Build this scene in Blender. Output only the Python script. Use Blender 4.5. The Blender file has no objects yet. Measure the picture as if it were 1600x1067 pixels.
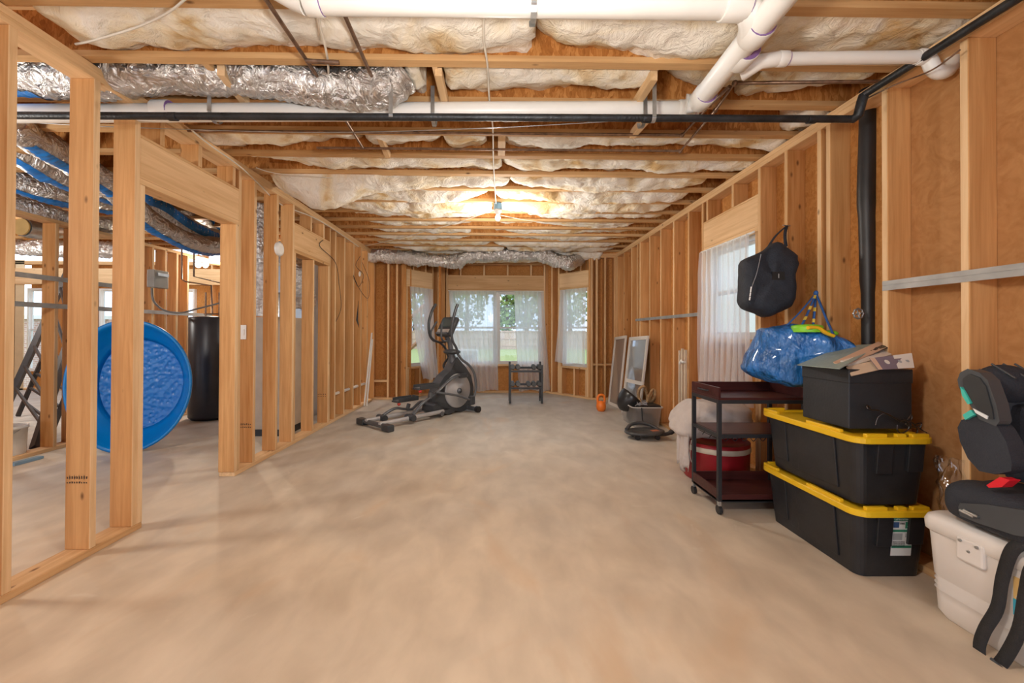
# Unfinished basement seen down its length: stud walls, joisted ceiling, exercise gear and stored boxes
EXPO, SKY = 0.2, 2.2
import bpy, math, random
from math import sin, cos, pi, sqrt
from mathutils import Vector, Matrix, noise
random.seed(7)
sc = bpy.context.scene
COL = sc.collection
V = Vector

# ---------------------------------------------------------------- camera, world, lamps, exposure
F, CX, CY, YAW, ROLL, PITCH = 636.79, 783.63, 515.15, 0.0134, 0.0035, 0.0074
CAM = V((0, 0, 1.2674))
_c, _s, _cp, _sp = cos(YAW), sin(YAW), cos(PITCH), sin(PITCH)
_right = V((_c, -_s, 0)); _fwd = V((_s * _cp, _c * _cp, _sp)); _up = V((-_s * _sp, -_c * _sp, _cp))
_cr, _sr = cos(ROLL), sin(ROLL)
R_ = _right * _cr + _up * _sr
U_ = _up * _cr - _right * _sr
cam_data = bpy.data.cameras.new('camera')
cam = bpy.data.objects.new('camera', cam_data); COL.objects.link(cam)
cam.matrix_world = Matrix(((R_.x, U_.x, -_fwd.x, CAM.x), (R_.y, U_.y, -_fwd.y, CAM.y), (R_.z, U_.z, -_fwd.z, CAM.z), (0, 0, 0, 1)))
cam_data.sensor_width = 36; cam_data.lens = F * 36 / 1600
cam_data.shift_x = (800 - CX) / 1600; cam_data.shift_y = -(533.5 - CY) / 1600
cam_data.clip_start = .05; cam_data.clip_end = 300
sc.camera = cam
sc.view_settings.view_transform = 'Standard'; sc.view_settings.look = 'None'
sc.view_settings.gamma = 1; sc.view_settings.use_curve_mapping = False
sc.view_settings.exposure = EXPO
sc.cycles.use_denoising = True
sc.cycles.max_bounces = 8; sc.cycles.diffuse_bounces = 5; sc.cycles.transparent_max_bounces = 12
sc.cycles.caustics_reflective = False; sc.cycles.caustics_refractive = False
sc.cycles.sample_clamp_indirect = 6

world = bpy.data.worlds.new('world'); sc.world = world; world.use_nodes = True
wn = world.node_tree.nodes; wl = world.node_tree.links
bg = wn['Background']; bg.inputs['Strength'].default_value = SKY
tc = wn.new('ShaderNodeTexCoord'); nz = wn.new('ShaderNodeTexNoise'); nz.inputs['Scale'].default_value = 2.2
nz.inputs['Detail'].default_value = 5
rp = wn.new('ShaderNodeValToRGB'); rp.color_ramp.elements[0].color = (.52, .72, 1, 1); rp.color_ramp.elements[1].color = (.93, .96, 1, 1)
rp.color_ramp.elements[0].position = .35; rp.color_ramp.elements[1].position = .6
wl.new(tc.outputs['Generated'], nz.inputs['Vector']); wl.new(nz.outputs['Fac'], rp.inputs['Fac']); wl.new(rp.outputs['Color'], bg.inputs['Color'])

def lamp(name, loc, watts, color=(1, .84, .64), r=.12, kind='POINT', size=None, rot=None):
    d = bpy.data.lights.new(name, kind); d.energy = watts; d.color = color
    if kind == 'POINT': d.shadow_soft_size = r
    else:
        d.shape = 'RECTANGLE'; d.size, d.size_y = size
    o = bpy.data.objects.new(name, d); COL.objects.link(o); o.location = loc
    if rot: o.rotation_euler = rot
    return o
LC = (1, .94, .86)
# lamps at the visible bulbs here and next door, plus added fill lamps out of frame
lamp('bulb_and_fill_light', (.06, 4.83, 2.33), 58, LC, r=.09)
lamp('bulb_and_fill_light', (0, .85, 2.0), 72, LC, r=.12)  # added fill lamp above the frame, brightens stud edges and near ceiling
lamp('bulb_and_fill_light', (-.2, -2.6, 2.0), 70, LC, r=.2)  # added fill lamp behind the camera, unseen
lamp('bulb_and_fill_light', (-4.55, 6.75, 2.30), 90, (1, .85, .65), r=.05)
lamp('bulb_and_fill_light', (-3.9, 2.0, 2.0), 70, LC, r=.15)  # added fill lamp for the near part of the left room, unseen
lamp('bulb_and_fill_light', (-7.2, 5.2, 2.2), 90, LC, r=.15)  # added fill lamp deep in the left room, outside the view

def ray(px, py):
    u = (px - CX); v = (py - CY)
    return (R_ * u - U_ * v + _fwd * F)
def P(px, py, X=None, Y=None, Z=None):
    d = ray(px, py)
    if X is not None: t = (X - CAM.x) / d.x
    elif Y is not None: t = (Y - CAM.y) / d.y
    else: t = (Z - CAM.z) / d.z
    return CAM + d * t

# ---------------------------------------------------------------- mesh helpers
class M:
    def __init__(s): s.v = []; s.f = []; s.m = []; s.cur = 0
    def add(s, vs, fs):
        b = len(s.v); s.v += [tuple(x) for x in vs]
        for f in fs: s.f.append(tuple(b + i for i in f)); s.m.append(s.cur)
        return s
    def box(s, x0, x1, y0, y1, z0, z1):
        vs = [(x, y, z) for z in (z0, z1) for y in (y0, y1) for x in (x0, x1)]
        return s.add(vs, [(0, 2, 3, 1), (4, 5, 7, 6), (0, 1, 5, 4), (2, 6, 7, 3), (0, 4, 6, 2), (1, 3, 7, 5)])
    def obox(s, c, size, R=None):
        c = V(c); R = R or Matrix.Identity(3)
        hx, hy, hz = [q / 2 for q in size]
        vs = [c + R @ V((x, y, z)) for z in (-hz, hz) for y in (-hy, hy) for x in (-hx, hx)]
        return s.add(vs, [(0, 2, 3, 1), (4, 5, 7, 6), (0, 1, 5, 4), (2, 6, 7, 3), (0, 4, 6, 2), (1, 3, 7, 5)])
    def tube(s, pts, r, n=8, closed=False, cap=True, flat=1.0, up0=None):
        pts = [V(p) for p in pts]; N = len(pts)
        rs = r if isinstance(r, (list, tuple)) else [r] * N
        up = V(up0) if up0 else V((0, 0, 1)); rings = []
        vs = []
        for i, p in enumerate(pts):
            a = pts[(i - 1) % N] if (closed or i > 0) else p
            b = pts[(i + 1) % N] if (closed or i < N - 1) else p
            t = (b - a).normalized() if (b - a).length > 1e-9 else V((0, 0, 1))
            if i == 0 and abs(t.dot(up)) > .98: up = V((1, 0, 0))
            x = up.cross(t)
            if x.length < 1e-5: x = V((1, 0, 0)).cross(t)
            x.normalize(); y = t.cross(x).normalized(); up = y
            for k in range(n):
                an = 2 * pi * k / n
                vs.append(p + x * (cos(an) * rs[i]) + y * (sin(an) * rs[i] * flat))
        fs = []
        L = N if closed else N - 1
        for i in range(L):
            j = (i + 1) % N
            for k in range(n):
                k2 = (k + 1) % n
                fs.append((i * n + k, i * n + k2, j * n + k2, j * n + k))
        s.add(vs, fs)
        if cap and not closed:
            s.add(vs[:n], [tuple(reversed(range(n)))]); s.add(vs[-n:], [tuple(range(n))])
        return s
    def lathe(s, prof, n=20, c=(0, 0, 0), R=None):
        c = V(c); R = R or Matrix.Identity(3); vs = []
        for r, z in prof:
            for k in range(n):
                a = 2 * pi * k / n; vs.append(c + R @ V((r * cos(a), r * sin(a), z)))
        fs = [(i * n + k, i * n + (k + 1) % n, (i + 1) * n + (k + 1) % n, (i + 1) * n + k) for i in range(len(prof) - 1) for k in range(n)]
        return s.add(vs, fs)
    def prism(s, poly, fn, w0, w1):
        n = len(poly)
        a = [fn(u, v, w0) for u, v in poly]; b = [fn(u, v, w1) for u, v in poly]
        s.add(a + b, [(i, (i + 1) % n, n + (i + 1) % n, n + i) for i in range(n)])
        s.add(a, [tuple(reversed(range(n)))]); s.add(b, [tuple(range(n))])
        return s
    def grid(s, fn, nu, nv, cu=False):
        vs = [fn(i / nu, j / nv) for i in range(nu if cu else nu + 1) for j in range(nv + 1)]
        w = nv + 1; L = nu
        fs = []
        for i in range(L):
            i2 = (i + 1) % nu if cu else i + 1
            for j in range(nv): fs.append((i * w + j, i2 * w + j, i2 * w + j + 1, i * w + j + 1))
        return s.add(vs, fs)
    def ell(s, c, rad, n=14, R=None, amp=0, sc_=3):
        c = V(c); R = R or Matrix.Identity(3)
        def fn(u, v):
            a = 2 * pi * u; b = pi * v - pi / 2
            p = V((rad[0] * cos(b) * cos(a), rad[1] * cos(b) * sin(a), rad[2] * sin(b)))
            if amp: p *= 1 + amp * noise.noise((c + p) * sc_)
            return c + R @ p
        return s.grid(fn, n, max(4, n // 2), cu=True)
    def build(s, name, mats, parent=None, smooth=False, bevel=0, solid=0, sub=0, mesh_only=False, loc=None):
        me = bpy.data.meshes.new(name); me.from_pydata(s.v, [], s.f)
        if not isinstance(mats, (list, tuple)): mats = [mats]
        for m in mats: me.materials.append(m)
        if len(mats) > 1: me.polygons.foreach_set('material_index', s.m)
        if smooth: me.polygons.foreach_set('use_smooth', [True] * len(me.polygons))
        me.update()
        if mesh_only: return me
        o = bpy.data.objects.new(name, me); COL.objects.link(o)
        if loc: o.location = loc
        if parent: attach(o, parent)
        if solid:
            md = o.modifiers.new('t', 'SOLIDIFY'); md.thickness = solid; md.offset = 0
        if sub:
            md = o.modifiers.new('s', 'SUBSURF'); md.levels = sub; md.render_levels = sub
        if bevel:
            md = o.modifiers.new('b', 'BEVEL'); md.width = bevel; md.segments = 2; md.limit_method = 'ANGLE'
        return o
WM = {}
def attach(o, parent):
    o.parent = parent
    o.matrix_parent_inverse = WM.get(parent.name, Matrix.Identity(4)).inverted()
def tag(o, label, cat=None, group=None, kind=None):
    if label: o['label'] = label
    if cat: o['category'] = cat
    if group: o['group'] = group
    if kind: o['kind'] = kind
    return o
def thing(name, label, cat, loc=(0, 0, 0), group=None):
    o = bpy.data.objects.new(name, None); COL.objects.link(o); o.location = loc; o.empty_display_size = .1
    WM[o.name] = Matrix.Translation(V(loc))
    return tag(o, label, cat, group)
def structure(name, loc=(0, 0, 0), rotz=0, label=None):
    o = bpy.data.objects.new(name, None); COL.objects.link(o); o.location = loc; o.rotation_euler = (0, 0, rotz); o['kind'] = 'structure'
    if label: o['label'] = label
    WM[o.name] = Matrix.Translation(V(loc)) @ Matrix.Rotation(rotz, 4, 'Z')
    return o
def dup(root, loc, rotz=0, label=None, group=None):
    r = root.copy(); COL.objects.link(r); r.location = loc; r.rotation_euler = (0, 0, rotz)
    if label: r['label'] = label
    if group: r['group'] = group
    for ch in [o for o in list(bpy.data.objects) if o.parent == root]:
        c = ch.copy(); COL.objects.link(c); c.parent = r
        for g in [o for o in list(bpy.data.objects) if o.parent == ch]:
            d = g.copy(); COL.objects.link(d); d.parent = c
    return r
def spline(pts, k=6):
    pts = [V(p) for p in pts]; out = []
    for i in range(len(pts) - 1):
        p0 = pts[max(i - 1, 0)]; p1 = pts[i]; p2 = pts[i + 1]; p3 = pts[min(i + 2, len(pts) - 1)]
        for j in range(k):
            t = j / k
            out.append(.5 * ((2 * p1) + (p2 - p0) * t + (2 * p0 - 5 * p1 + 4 * p2 - p3) * t * t + (3 * p1 - p0 - 3 * p2 + p3) * t ** 3))
    out.append(pts[-1]); return out
def lerp(a, b, t): return a + (b - a) * t
def fbm(x, y=0., z=0., o=3):
    return noise.fractal((x, y, z), 1.0, 2.0, o)
ORD = ['first', 'second', 'third', 'fourth', 'fifth', 'sixth', 'seventh', 'eighth', 'ninth', 'tenth', 'eleventh', 'twelfth', 'thirteenth', 'fourteenth', 'fifteenth', 'sixteenth']

# ---------------------------------------------------------------- materials
def newmat(name):
    m = bpy.data.materials.new(name); m.use_nodes = True
    nt = m.node_tree; b = nt.nodes['Principled BSDF']
    return m, nt, nt.nodes, nt.links, b
def mat(name, col, rough=.6, metal=0., var=.12, scale=6., bump=0., bscale=60., spec=.5, coat=0, stretch=(1, 1, 1), alpha=1, trans=0, emit=0, emcol=None, bd=.02):
    m, nt, n, l, b = newmat(name)
    b.inputs['Roughness'].default_value = rough; b.inputs['Metallic'].default_value = metal
    b.inputs['Specular IOR Level'].default_value = spec; b.inputs['Coat Weight'].default_value = coat
    b.inputs['Alpha'].default_value = alpha; b.inputs['Transmission Weight'].default_value = trans
    t = n.new('ShaderNodeTexCoord'); mp = n.new('ShaderNodeMapping'); mp.inputs['Scale'].default_value = stretch
    l.new(t.outputs['Object'], mp.inputs['Vector'])
    nz = n.new('ShaderNodeTexNoise'); nz.inputs['Scale'].default_value = scale; nz.inputs['Detail'].default_value = 5
    l.new(mp.outputs['Vector'], nz.inputs['Vector'])
    r = n.new('ShaderNodeValToRGB'); l.new(nz.outputs['Fac'], r.inputs['Fac'])
    r.color_ramp.elements[0].position = .3; r.color_ramp.elements[1].position = .7
    r.color_ramp.elements[0].color = tuple(max(0, c * (1 - var)) for c in col) + (1,)
    r.color_ramp.elements[1].color = tuple(min(1, c * (1 + var)) for c in col) + (1,)
    l.new(r.outputs['Color'], b.inputs['Base Color'])
    if bump:
        n2 = n.new('ShaderNodeTexNoise'); n2.inputs['Scale'].default_value = bscale; n2.inputs['Detail'].default_value = 4
        l.new(mp.outputs['Vector'], n2.inputs['Vector'])
        bp = n.new('ShaderNodeBump'); bp.inputs['Strength'].default_value = bump; bp.inputs['Distance'].default_value = bd
        l.new(n2.outputs['Fac'], bp.inputs['Height']); l.new(bp.outputs['Normal'], b.inputs['Normal'])
    if emit:
        b.inputs['Emission Strength'].default_value = emit; b.inputs['Emission Color'].default_value = (emcol or col) + (1,)
    return m
def wood(name, axis, c0, c1, knot=(.10, .035, .012), rough=.72, dark=.25):
    m, nt, n, l, b = newmat(name)
    b.inputs['Roughness'].default_value = rough; b.inputs['Specular IOR Level'].default_value = .25
    t = n.new('ShaderNodeTexCoord'); oi = n.new('ShaderNodeObjectInfo')
    add = n.new('ShaderNodeVectorMath'); add.operation = 'MULTIPLY_ADD'
    add.inputs[0].default_value = (1, 1, 1)
    cmb = n.new('ShaderNodeCombineXYZ')
    mul = n.new('ShaderNodeMath'); mul.operation = 'MULTIPLY'; mul.inputs[1].default_value = 37.
    l.new(oi.outputs['Random'], mul.inputs[0])
    for k in range(3): l.new(mul.outputs[0], cmb.inputs[k])
    ad = n.new('ShaderNodeVectorMath'); ad.operation = 'ADD'
    l.new(t.outputs['Object'], ad.inputs[0]); l.new(cmb.outputs[0], ad.inputs[1])
    def mapped(long, cross):
        mp = n.new('ShaderNodeMapping'); s = [cross] * 3; s[axis] = long
        mp.inputs['Scale'].default_value = s; l.new(ad.outputs[0], mp.inputs['Vector']); return mp
    g = n.new('ShaderNodeTexNoise'); g.inputs['Scale'].default_value = 1; g.inputs['Detail'].default_value = 6; g.inputs['Roughness'].default_value = .6
    g.inputs['Distortion'].default_value = .6
    l.new(mapped(1.6, 34).outputs[0], g.inputs['Vector'])
    big = n.new('ShaderNodeTexNoise'); big.inputs['Scale'].default_value = 1; big.inputs['Detail'].default_value = 3
    l.new(mapped(.8, 5).outputs[0], big.inputs['Vector'])
    mx = n.new('ShaderNodeMath'); mx.operation = 'MULTIPLY_ADD'; mx.inputs[1].default_value = .55
    l.new(g.outputs['Fac'], mx.inputs[0])
    m2 = n.new('ShaderNodeMath'); m2.operation = 'MULTIPLY'; m2.inputs[1].default_value = .45
    l.new(big.outputs['Fac'], m2.inputs[0]); l.new(m2.outputs[0], mx.inputs[2])
    # per piece brightness
    r1 = n.new('ShaderNodeMath'); r1.operation = 'MULTIPLY_ADD'; r1.inputs[1].default_value = .22; r1.inputs[2].default_value = -.11
    l.new(oi.outputs['Random'], r1.inputs[0])
    r2 = n.new('ShaderNodeMath'); r2.operation = 'ADD'; l.new(mx.outputs[0], r2.inputs[0]); l.new(r1.outputs[0], r2.inputs[1])
    rp = n.new('ShaderNodeValToRGB'); l.new(r2.outputs[0], rp.inputs['Fac'])
    e = rp.color_ramp.elements; e[0].position = .30; e[0].color = c0 + (1,); e[1].position = .68; e[1].color = c1 + (1,)
    vo = n.new('ShaderNodeTexVoronoi'); vo.inputs['Scale'].default_value = 1
    l.new(mapped(5.5, 12).outputs[0], vo.inputs['Vector'])
    kr = n.new('ShaderNodeValToRGB'); l.new(vo.outputs['Distance'], kr.inputs['Fac'])
    kr.color_ramp.elements[0].position = .05; kr.color_ramp.elements[0].color = (1, 1, 1, 1)
    kr.color_ramp.elements[1].position = .16; kr.color_ramp.elements[1].color = (0, 0, 0, 1)
    gt = n.new('ShaderNodeMath'); gt.operation = 'GREATER_THAN'; gt.inputs[1].default_value = .72
    sp = n.new('ShaderNodeSeparateColor'); l.new(vo.outputs['Color'], sp.inputs[0]); l.new(sp.outputs[0], gt.inputs[0])
    km = n.new('ShaderNodeMath'); km.operation = 'MULTIPLY'; l.new(kr.outputs['Color'], km.inputs[0]); l.new(gt.outputs[0], km.inputs[1])
    km2 = n.new('ShaderNodeMath'); km2.operation = 'MULTIPLY'; km2.inputs[1].default_value = .8; l.new(km.outputs[0], km2.inputs[0])
    mix = n.new('ShaderNodeMix'); mix.data_type = 'RGBA'; l.new(km2.outputs[0], mix.inputs['Factor'])
    l.new(rp.outputs['Color'], mix.inputs[6]); mix.inputs[7].default_value = knot + (1,)
    l.new(mix.outputs[2], b.inputs['Base Color'])
    bp = n.new('ShaderNodeBump'); bp.inputs['Strength'].default_value = .25; bp.inputs['Distance'].default_value = .004
    l.new(g.outputs['Fac'], bp.inputs['Height']); l.new(bp.outputs['Normal'], b.inputs['Normal'])
    return m
SC0, SC1 = (.42, .18, .050), (.72, .40, .165)
WZ = wood('stud_lumber', 2, SC0, SC1)
WZE = wood('stud_lit_edge_lumber', 2, (.56, .32, .14), (.86, .62, .37))  # paler copy of the stud wood, edge light painted into its colour
WX = wood('plate_lumber', 0, (.52, .29, .12), (.82, .56, .31))
HX = wood('header_lumber', 0, (.60, .36, .17), (.86, .60, .35))
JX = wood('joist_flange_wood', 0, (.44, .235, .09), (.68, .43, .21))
WY = wood('bridging_lumber', 1, (.6, .38, .18), (.85, .62, .38))
def osb(name, c0, c1, c2, sx=(14, 14, 14), detail=1.):
    m, nt, n, l, b = newmat(name); b.inputs['Roughness'].default_value = .75; b.inputs['Specular IOR Level'].default_value = .2
    t = n.new('ShaderNodeTexCoord'); mp = n.new('ShaderNodeMapping'); mp.inputs['Scale'].default_value = sx
    l.new(t.outputs['Object'], mp.inputs['Vector'])
    d = n.new('ShaderNodeTexNoise'); d.inputs['Scale'].default_value = .4; l.new(mp.outputs[0], d.inputs['Vector'])
    ad = n.new('ShaderNodeVectorMath'); ad.operation = 'MULTIPLY_ADD'; ad.inputs[1].default_value = (3, 3, 3)
    l.new(d.outputs['Color'], ad.inputs[0]); l.new(mp.outputs[0], ad.inputs[2])
    v = n.new('ShaderNodeTexVoronoi'); v.inputs['Scale'].default_value = 1.; l.new(ad.outputs[0], v.inputs['Vector'])
    nz = n.new('ShaderNodeTexNoise'); nz.inputs['Scale'].default_value = 3; nz.inputs['Detail'].default_value = 8; l.new(ad.outputs[0], nz.inputs['Vector'])
    sp = n.new('ShaderNodeSeparateColor'); l.new(v.outputs['Color'], sp.inputs[0])
    mx = n.new('ShaderNodeMath'); mx.operation = 'MULTIPLY_ADD'; mx.inputs[1].default_value = .45 * detail; l.new(sp.outputs[0], mx.inputs[0])
    m2 = n.new('ShaderNodeMath'); m2.operation = 'MULTIPLY'; m2.inputs[1].default_value = .6; l.new(nz.outputs['Fac'], m2.inputs[0]); l.new(m2.outputs[0], mx.inputs[2])
    rp = n.new('ShaderNodeValToRGB'); l.new(mx.outputs[0], rp.inputs['Fac']); e = rp.color_ramp.elements
    e[0].position = .22; e[0].color = c0 + (1,); e[1].position = .78; e[1].color = c2 + (1,)
    q = e.new(.5); q.color = c1 + (1,)
    l.new(rp.outputs['Color'], b.inputs['Base Color'])
    bp = n.new('ShaderNodeBump'); bp.inputs['Strength'].default_value = .3; bp.inputs['Distance'].default_value = .004
    l.new(mx.outputs[0], bp.inputs['Height']); l.new(bp.outputs['Normal'], b.inputs['Normal'])
    return m
OSBW = osb('wall_osb', (.44, .185, .05), (.52, .235, .068), (.59, .285, .09), (60, 60, 42))
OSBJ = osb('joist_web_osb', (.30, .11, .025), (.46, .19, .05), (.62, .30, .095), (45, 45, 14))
FIBER = osb('brown_fibre_sheathing', (.40, .19, .07), (.50, .26, .105), (.58, .33, .15), (9, 9, 9), .3)

def concrete():
    m, nt, n, l, b = newmat('concrete_floor'); b.inputs['Roughness'].default_value = .55; b.inputs['Specular IOR Level'].default_value = .35
    t = n.new('ShaderNodeTexCoord')
    def N(scale, det=5, dist=0., st=(1, 1, 1), off=0):
        mp = n.new('ShaderNodeMapping'); mp.inputs['Scale'].default_value = st; mp.inputs['Location'].default_value = (off, off, 0)
        l.new(t.outputs['Object'], mp.inputs['Vector'])
        q = n.new('ShaderNodeTexNoise'); q.inputs['Scale'].default_value = scale; q.inputs['Detail'].default_value = det; q.inputs['Distortion'].default_value = dist
        l.new(mp.outputs[0], q.inputs['Vector']); return q
    a = N(.55, 6, .8); r = n.new('ShaderNodeValToRGB'); l.new(a.outputs['Fac'], r.inputs['Fac'])
    e = r.color_ramp.elements; e[0].position = .30; e[0].color = (.62, .53, .42, 1); e[1].position = .66; e[1].color = (.67, .545, .40, 1)
    # greyer slab towards the far end
    sx = n.new('ShaderNodeSeparateXYZ'); l.new(t.outputs['Object'], sx.inputs[0])
    mr = n.new('ShaderNodeMapRange'); mr.inputs['From Min'].default_value = 2.2; mr.inputs['From Max'].default_value = 5.2
    nn = N(1.1, 5, .5, off=4); ma = n.new('ShaderNodeMath'); ma.operation = 'MULTIPLY_ADD'; ma.inputs[1].default_value = 3.4
    ma2 = n.new('ShaderNodeMath'); ma2.operation = 'ADD'; ma2.inputs[1].default_value = -1.7
    l.new(nn.outputs['Fac'], ma.inputs[0]); l.new(sx.outputs['Y'], ma.inputs[2]); l.new(ma.outputs[0], ma2.inputs[0]); l.new(ma2.outputs[0], mr.inputs['Value'])
    mx = n.new('ShaderNodeMix'); mx.data_type = 'RGBA'; l.new(mr.outputs[0], mx.inputs['Factor']); l.new(r.outputs['Color'], mx.inputs[6]); mx.inputs[7].default_value = (.54, .51, .46, 1)
    # fine blotches and rust stains
    f = N(5, 8, .3, (1, .55, 1)); fr = n.new('ShaderNodeValToRGB'); l.new(f.outputs['Fac'], fr.inputs['Fac'])
    fr.color_ramp.elements[0].position = .25; fr.color_ramp.elements[0].color = (.80, .78, .76, 1); fr.color_ramp.elements[1].position = .7; fr.color_ramp.elements[1].color = (1.1, 1.1, 1.1, 1)
    m2 = n.new('ShaderNodeMix'); m2.data_type = 'RGBA'; m2.blend_type = 'MULTIPLY'; m2.inputs['Factor'].default_value = 1
    l.new(mx.outputs[2], m2.inputs[6]); l.new(fr.outputs['Color'], m2.inputs[7])
    s = N(1.6, 6, 1.2, (1, .6, 1), 9); sr = n.new('ShaderNodeValToRGB'); l.new(s.outputs['Fac'], sr.inputs['Fac'])
    sr.color_ramp.elements[0].position = .60; sr.color_ramp.elements[0].color = (0, 0, 0, 1); sr.color_ramp.elements[1].position = .75; sr.color_ramp.elements[1].color = (.6, .6, .6, 1)
    m3 = n.new('ShaderNodeMix'); m3.data_type = 'RGBA'; l.new(sr.outputs['Color'], m3.inputs['Factor']); l.new(m2.outputs[2], m3.inputs[6]); m3.inputs[7].default_value = (.60, .42, .26, 1)
    w = N(2.4, 3, 2, (1, 1, 1), 21); wr = n.new('ShaderNodeValToRGB'); l.new(w.outputs['Fac'], wr.inputs['Fac'])
    wr.color_ramp.elements[0].position = .68; wr.color_ramp.elements[0].color = (0, 0, 0, 1); wr.color_ramp.elements[1].position = .78; wr.color_ramp.elements[1].color = (.5, .5, .5, 1)
    m4 = n.new('ShaderNodeMix'); m4.data_type = 'RGBA'; l.new(wr.outputs['Color'], m4.inputs['Factor']); l.new(m3.outputs[2], m4.inputs[6]); m4.inputs[7].default_value = (.74, .68, .58, 1)
    l.new(m4.outputs[2], b.inputs['Base Color'])
    bp = n.new('ShaderNodeBump'); bp.inputs['Strength'].default_value = .15; bp.inputs['Distance'].default_value = .01
    l.new(f.outputs['Fac'], bp.inputs['Height']); l.new(bp.outputs['Normal'], b.inputs['Normal'])
    rr = n.new('ShaderNodeMapRange'); rr.inputs['To Min'].default_value = .42; rr.inputs['To Max'].default_value = .75
    l.new(f.outputs['Fac'], rr.inputs['Value']); l.new(rr.outputs[0], b.inputs['Roughness'])
    return m
CONC = concrete()
def fibreglass():
    m, nt, n, l, b = newmat('fibreglass_wool'); b.inputs['Roughness'].default_value = .95; b.inputs['Specular IOR Level'].default_value = .1
    t = n.new('ShaderNodeTexCoord')
    a = n.new('ShaderNodeTexNoise'); a.inputs['Scale'].default_value = 2.6; a.inputs['Detail'].default_value = 6; a.inputs['Distortion'].default_value = .8
    l.new(t.outputs['Object'], a.inputs['Vector'])
    r = n.new('ShaderNodeValToRGB'); l.new(a.outputs['Fac'], r.inputs['Fac']); e = r.color_ramp.elements
    e[0].position = .34; e[0].color = (.74, .52, .26, 1); e[1].position = .56; e[1].color = (.97, .93, .85, 1)
    q = e.new(.43); q.color = (.92, .82, .63, 1)
    l.new(r.outputs['Color'], b.inputs['Base Color'])
    f = n.new('ShaderNodeTexNoise'); f.inputs['Scale'].default_value = 9; f.inputs['Detail'].default_value = 10; f.inputs['Roughness'].default_value = .62
    f.inputs['Distortion'].default_value = .7
    l.new(t.outputs['Object'], f.inputs['Vector'])
    bp = n.new('ShaderNodeBump'); bp.inputs['Strength'].default_value = .9; bp.inputs['Distance'].default_value = .045
    l.new(f.outputs['Fac'], bp.inputs['Height']); l.new(bp.outputs['Normal'], b.inputs['Normal'])
    return m
WOOL = fibreglass()
def foil(name='foil_duct_jacket', blue=False):
    m, nt, n, l, b = newmat(name); b.inputs['Roughness'].default_value = .28; b.inputs['Metallic'].default_value = .9
    t = n.new('ShaderNodeTexCoord')
    a = n.new('ShaderNodeTexNoise'); a.inputs['Scale'].default_value = 9; a.inputs['Detail'].default_value = 6; a.inputs['Distortion'].default_value = 2.5
    l.new(t.outputs['Object'], a.inputs['Vector'])
    bp = n.new('ShaderNodeBump'); bp.inputs['Strength'].default_value = 1.; bp.inputs['Distance'].default_value = .05
    l.new(a.outputs['Fac'], bp.inputs['Height']); l.new(bp.outputs['Normal'], b.inputs['Normal'])
    b.inputs['Base Color'].default_value = (.74, .73, .72, 1)
    return m
FOIL = foil()
BLUEP = mat('blue_printed_film', (.02, .20, .62), .35, var=.25, bump=.3, bscale=20)
PVC = mat('white_pvc', (.80, .78, .74), .35, var=.05, scale=4)
PURP = mat('purple_primer', (.22, .12, .32), .5)
BLACKP = mat('black_iron', (.025, .027, .03), .42, .3, var=.5, scale=12, bump=.2)
RUBBER = mat('black_rubber', (.02, .02, .022), .45, var=.3)
COPPER = mat('aged_copper', (.26, .17, .12), .4, .8, var=.35, scale=20)
GALV = mat('galvanised_steel', (.45, .47, .48), .35, .85, var=.25, scale=14)
STEELP = mat('strap_steel', (.36, .36, .35), .5, .5, var=.2, scale=8)
WIREW = mat('white_cable', (.72, .68, .60), .5)
WIREB = mat('black_cable', (.02, .02, .02), .5)
WHITE = mat('white_vinyl', (.80, .80, .78), .4, var=.03)
def glass(name, tint=(.94, .97, 1), a=.05):
    m, nt, n, l, b = newmat(name)
    tr = n.new('ShaderNodeBsdfTransparent'); tr.inputs[0].default_value = tint + (1,)
    gl = n.new('ShaderNodeBsdfGlossy'); gl.inputs['Roughness'].default_value = .03
    mx = n.new('ShaderNodeMixShader'); mx.inputs[0].default_value = a
    l.new(tr.outputs[0], mx.inputs[1]); l.new(gl.outputs[0], mx.inputs[2]); l.new(mx.outputs[0], n['Material Output'].inputs[0])
    return m
GLASS = glass('window_glass')
def sheer(name, col, op):
    m, nt, n, l, b = newmat(name)
    tr = n.new('ShaderNodeBsdfTransparent'); tl = n.new('ShaderNodeBsdfTranslucent'); df = n.new('ShaderNodeBsdfDiffuse')
    tl.inputs[0].default_value = col + (1,); df.inputs[0].default_value = col + (1,)
    a = n.new('ShaderNodeMixShader'); a.inputs[0].default_value = .5; l.new(tl.outputs[0], a.inputs[1]); l.new(df.outputs[0], a.inputs[2])
    w = n.new('ShaderNodeTexNoise'); w.inputs['Scale'].default_value = 90
    mr = n.new('ShaderNodeMapRange'); mr.inputs['To Min'].default_value = op - .08; mr.inputs['To Max'].default_value = op + .08
    l.new(w.outputs['Fac'], mr.inputs[0])
    mx = n.new('ShaderNodeMixShader'); l.new(mr.outputs[0], mx.inputs[0]); l.new(tr.outputs[0], mx.inputs[1]); l.new(a.outputs[0], mx.inputs[2])
    l.new(mx.outputs[0], n['Material Output'].inputs[0])
    return m
SHEER = sheer('sheer_voile', (.88, .91, .95), .68)

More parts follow.
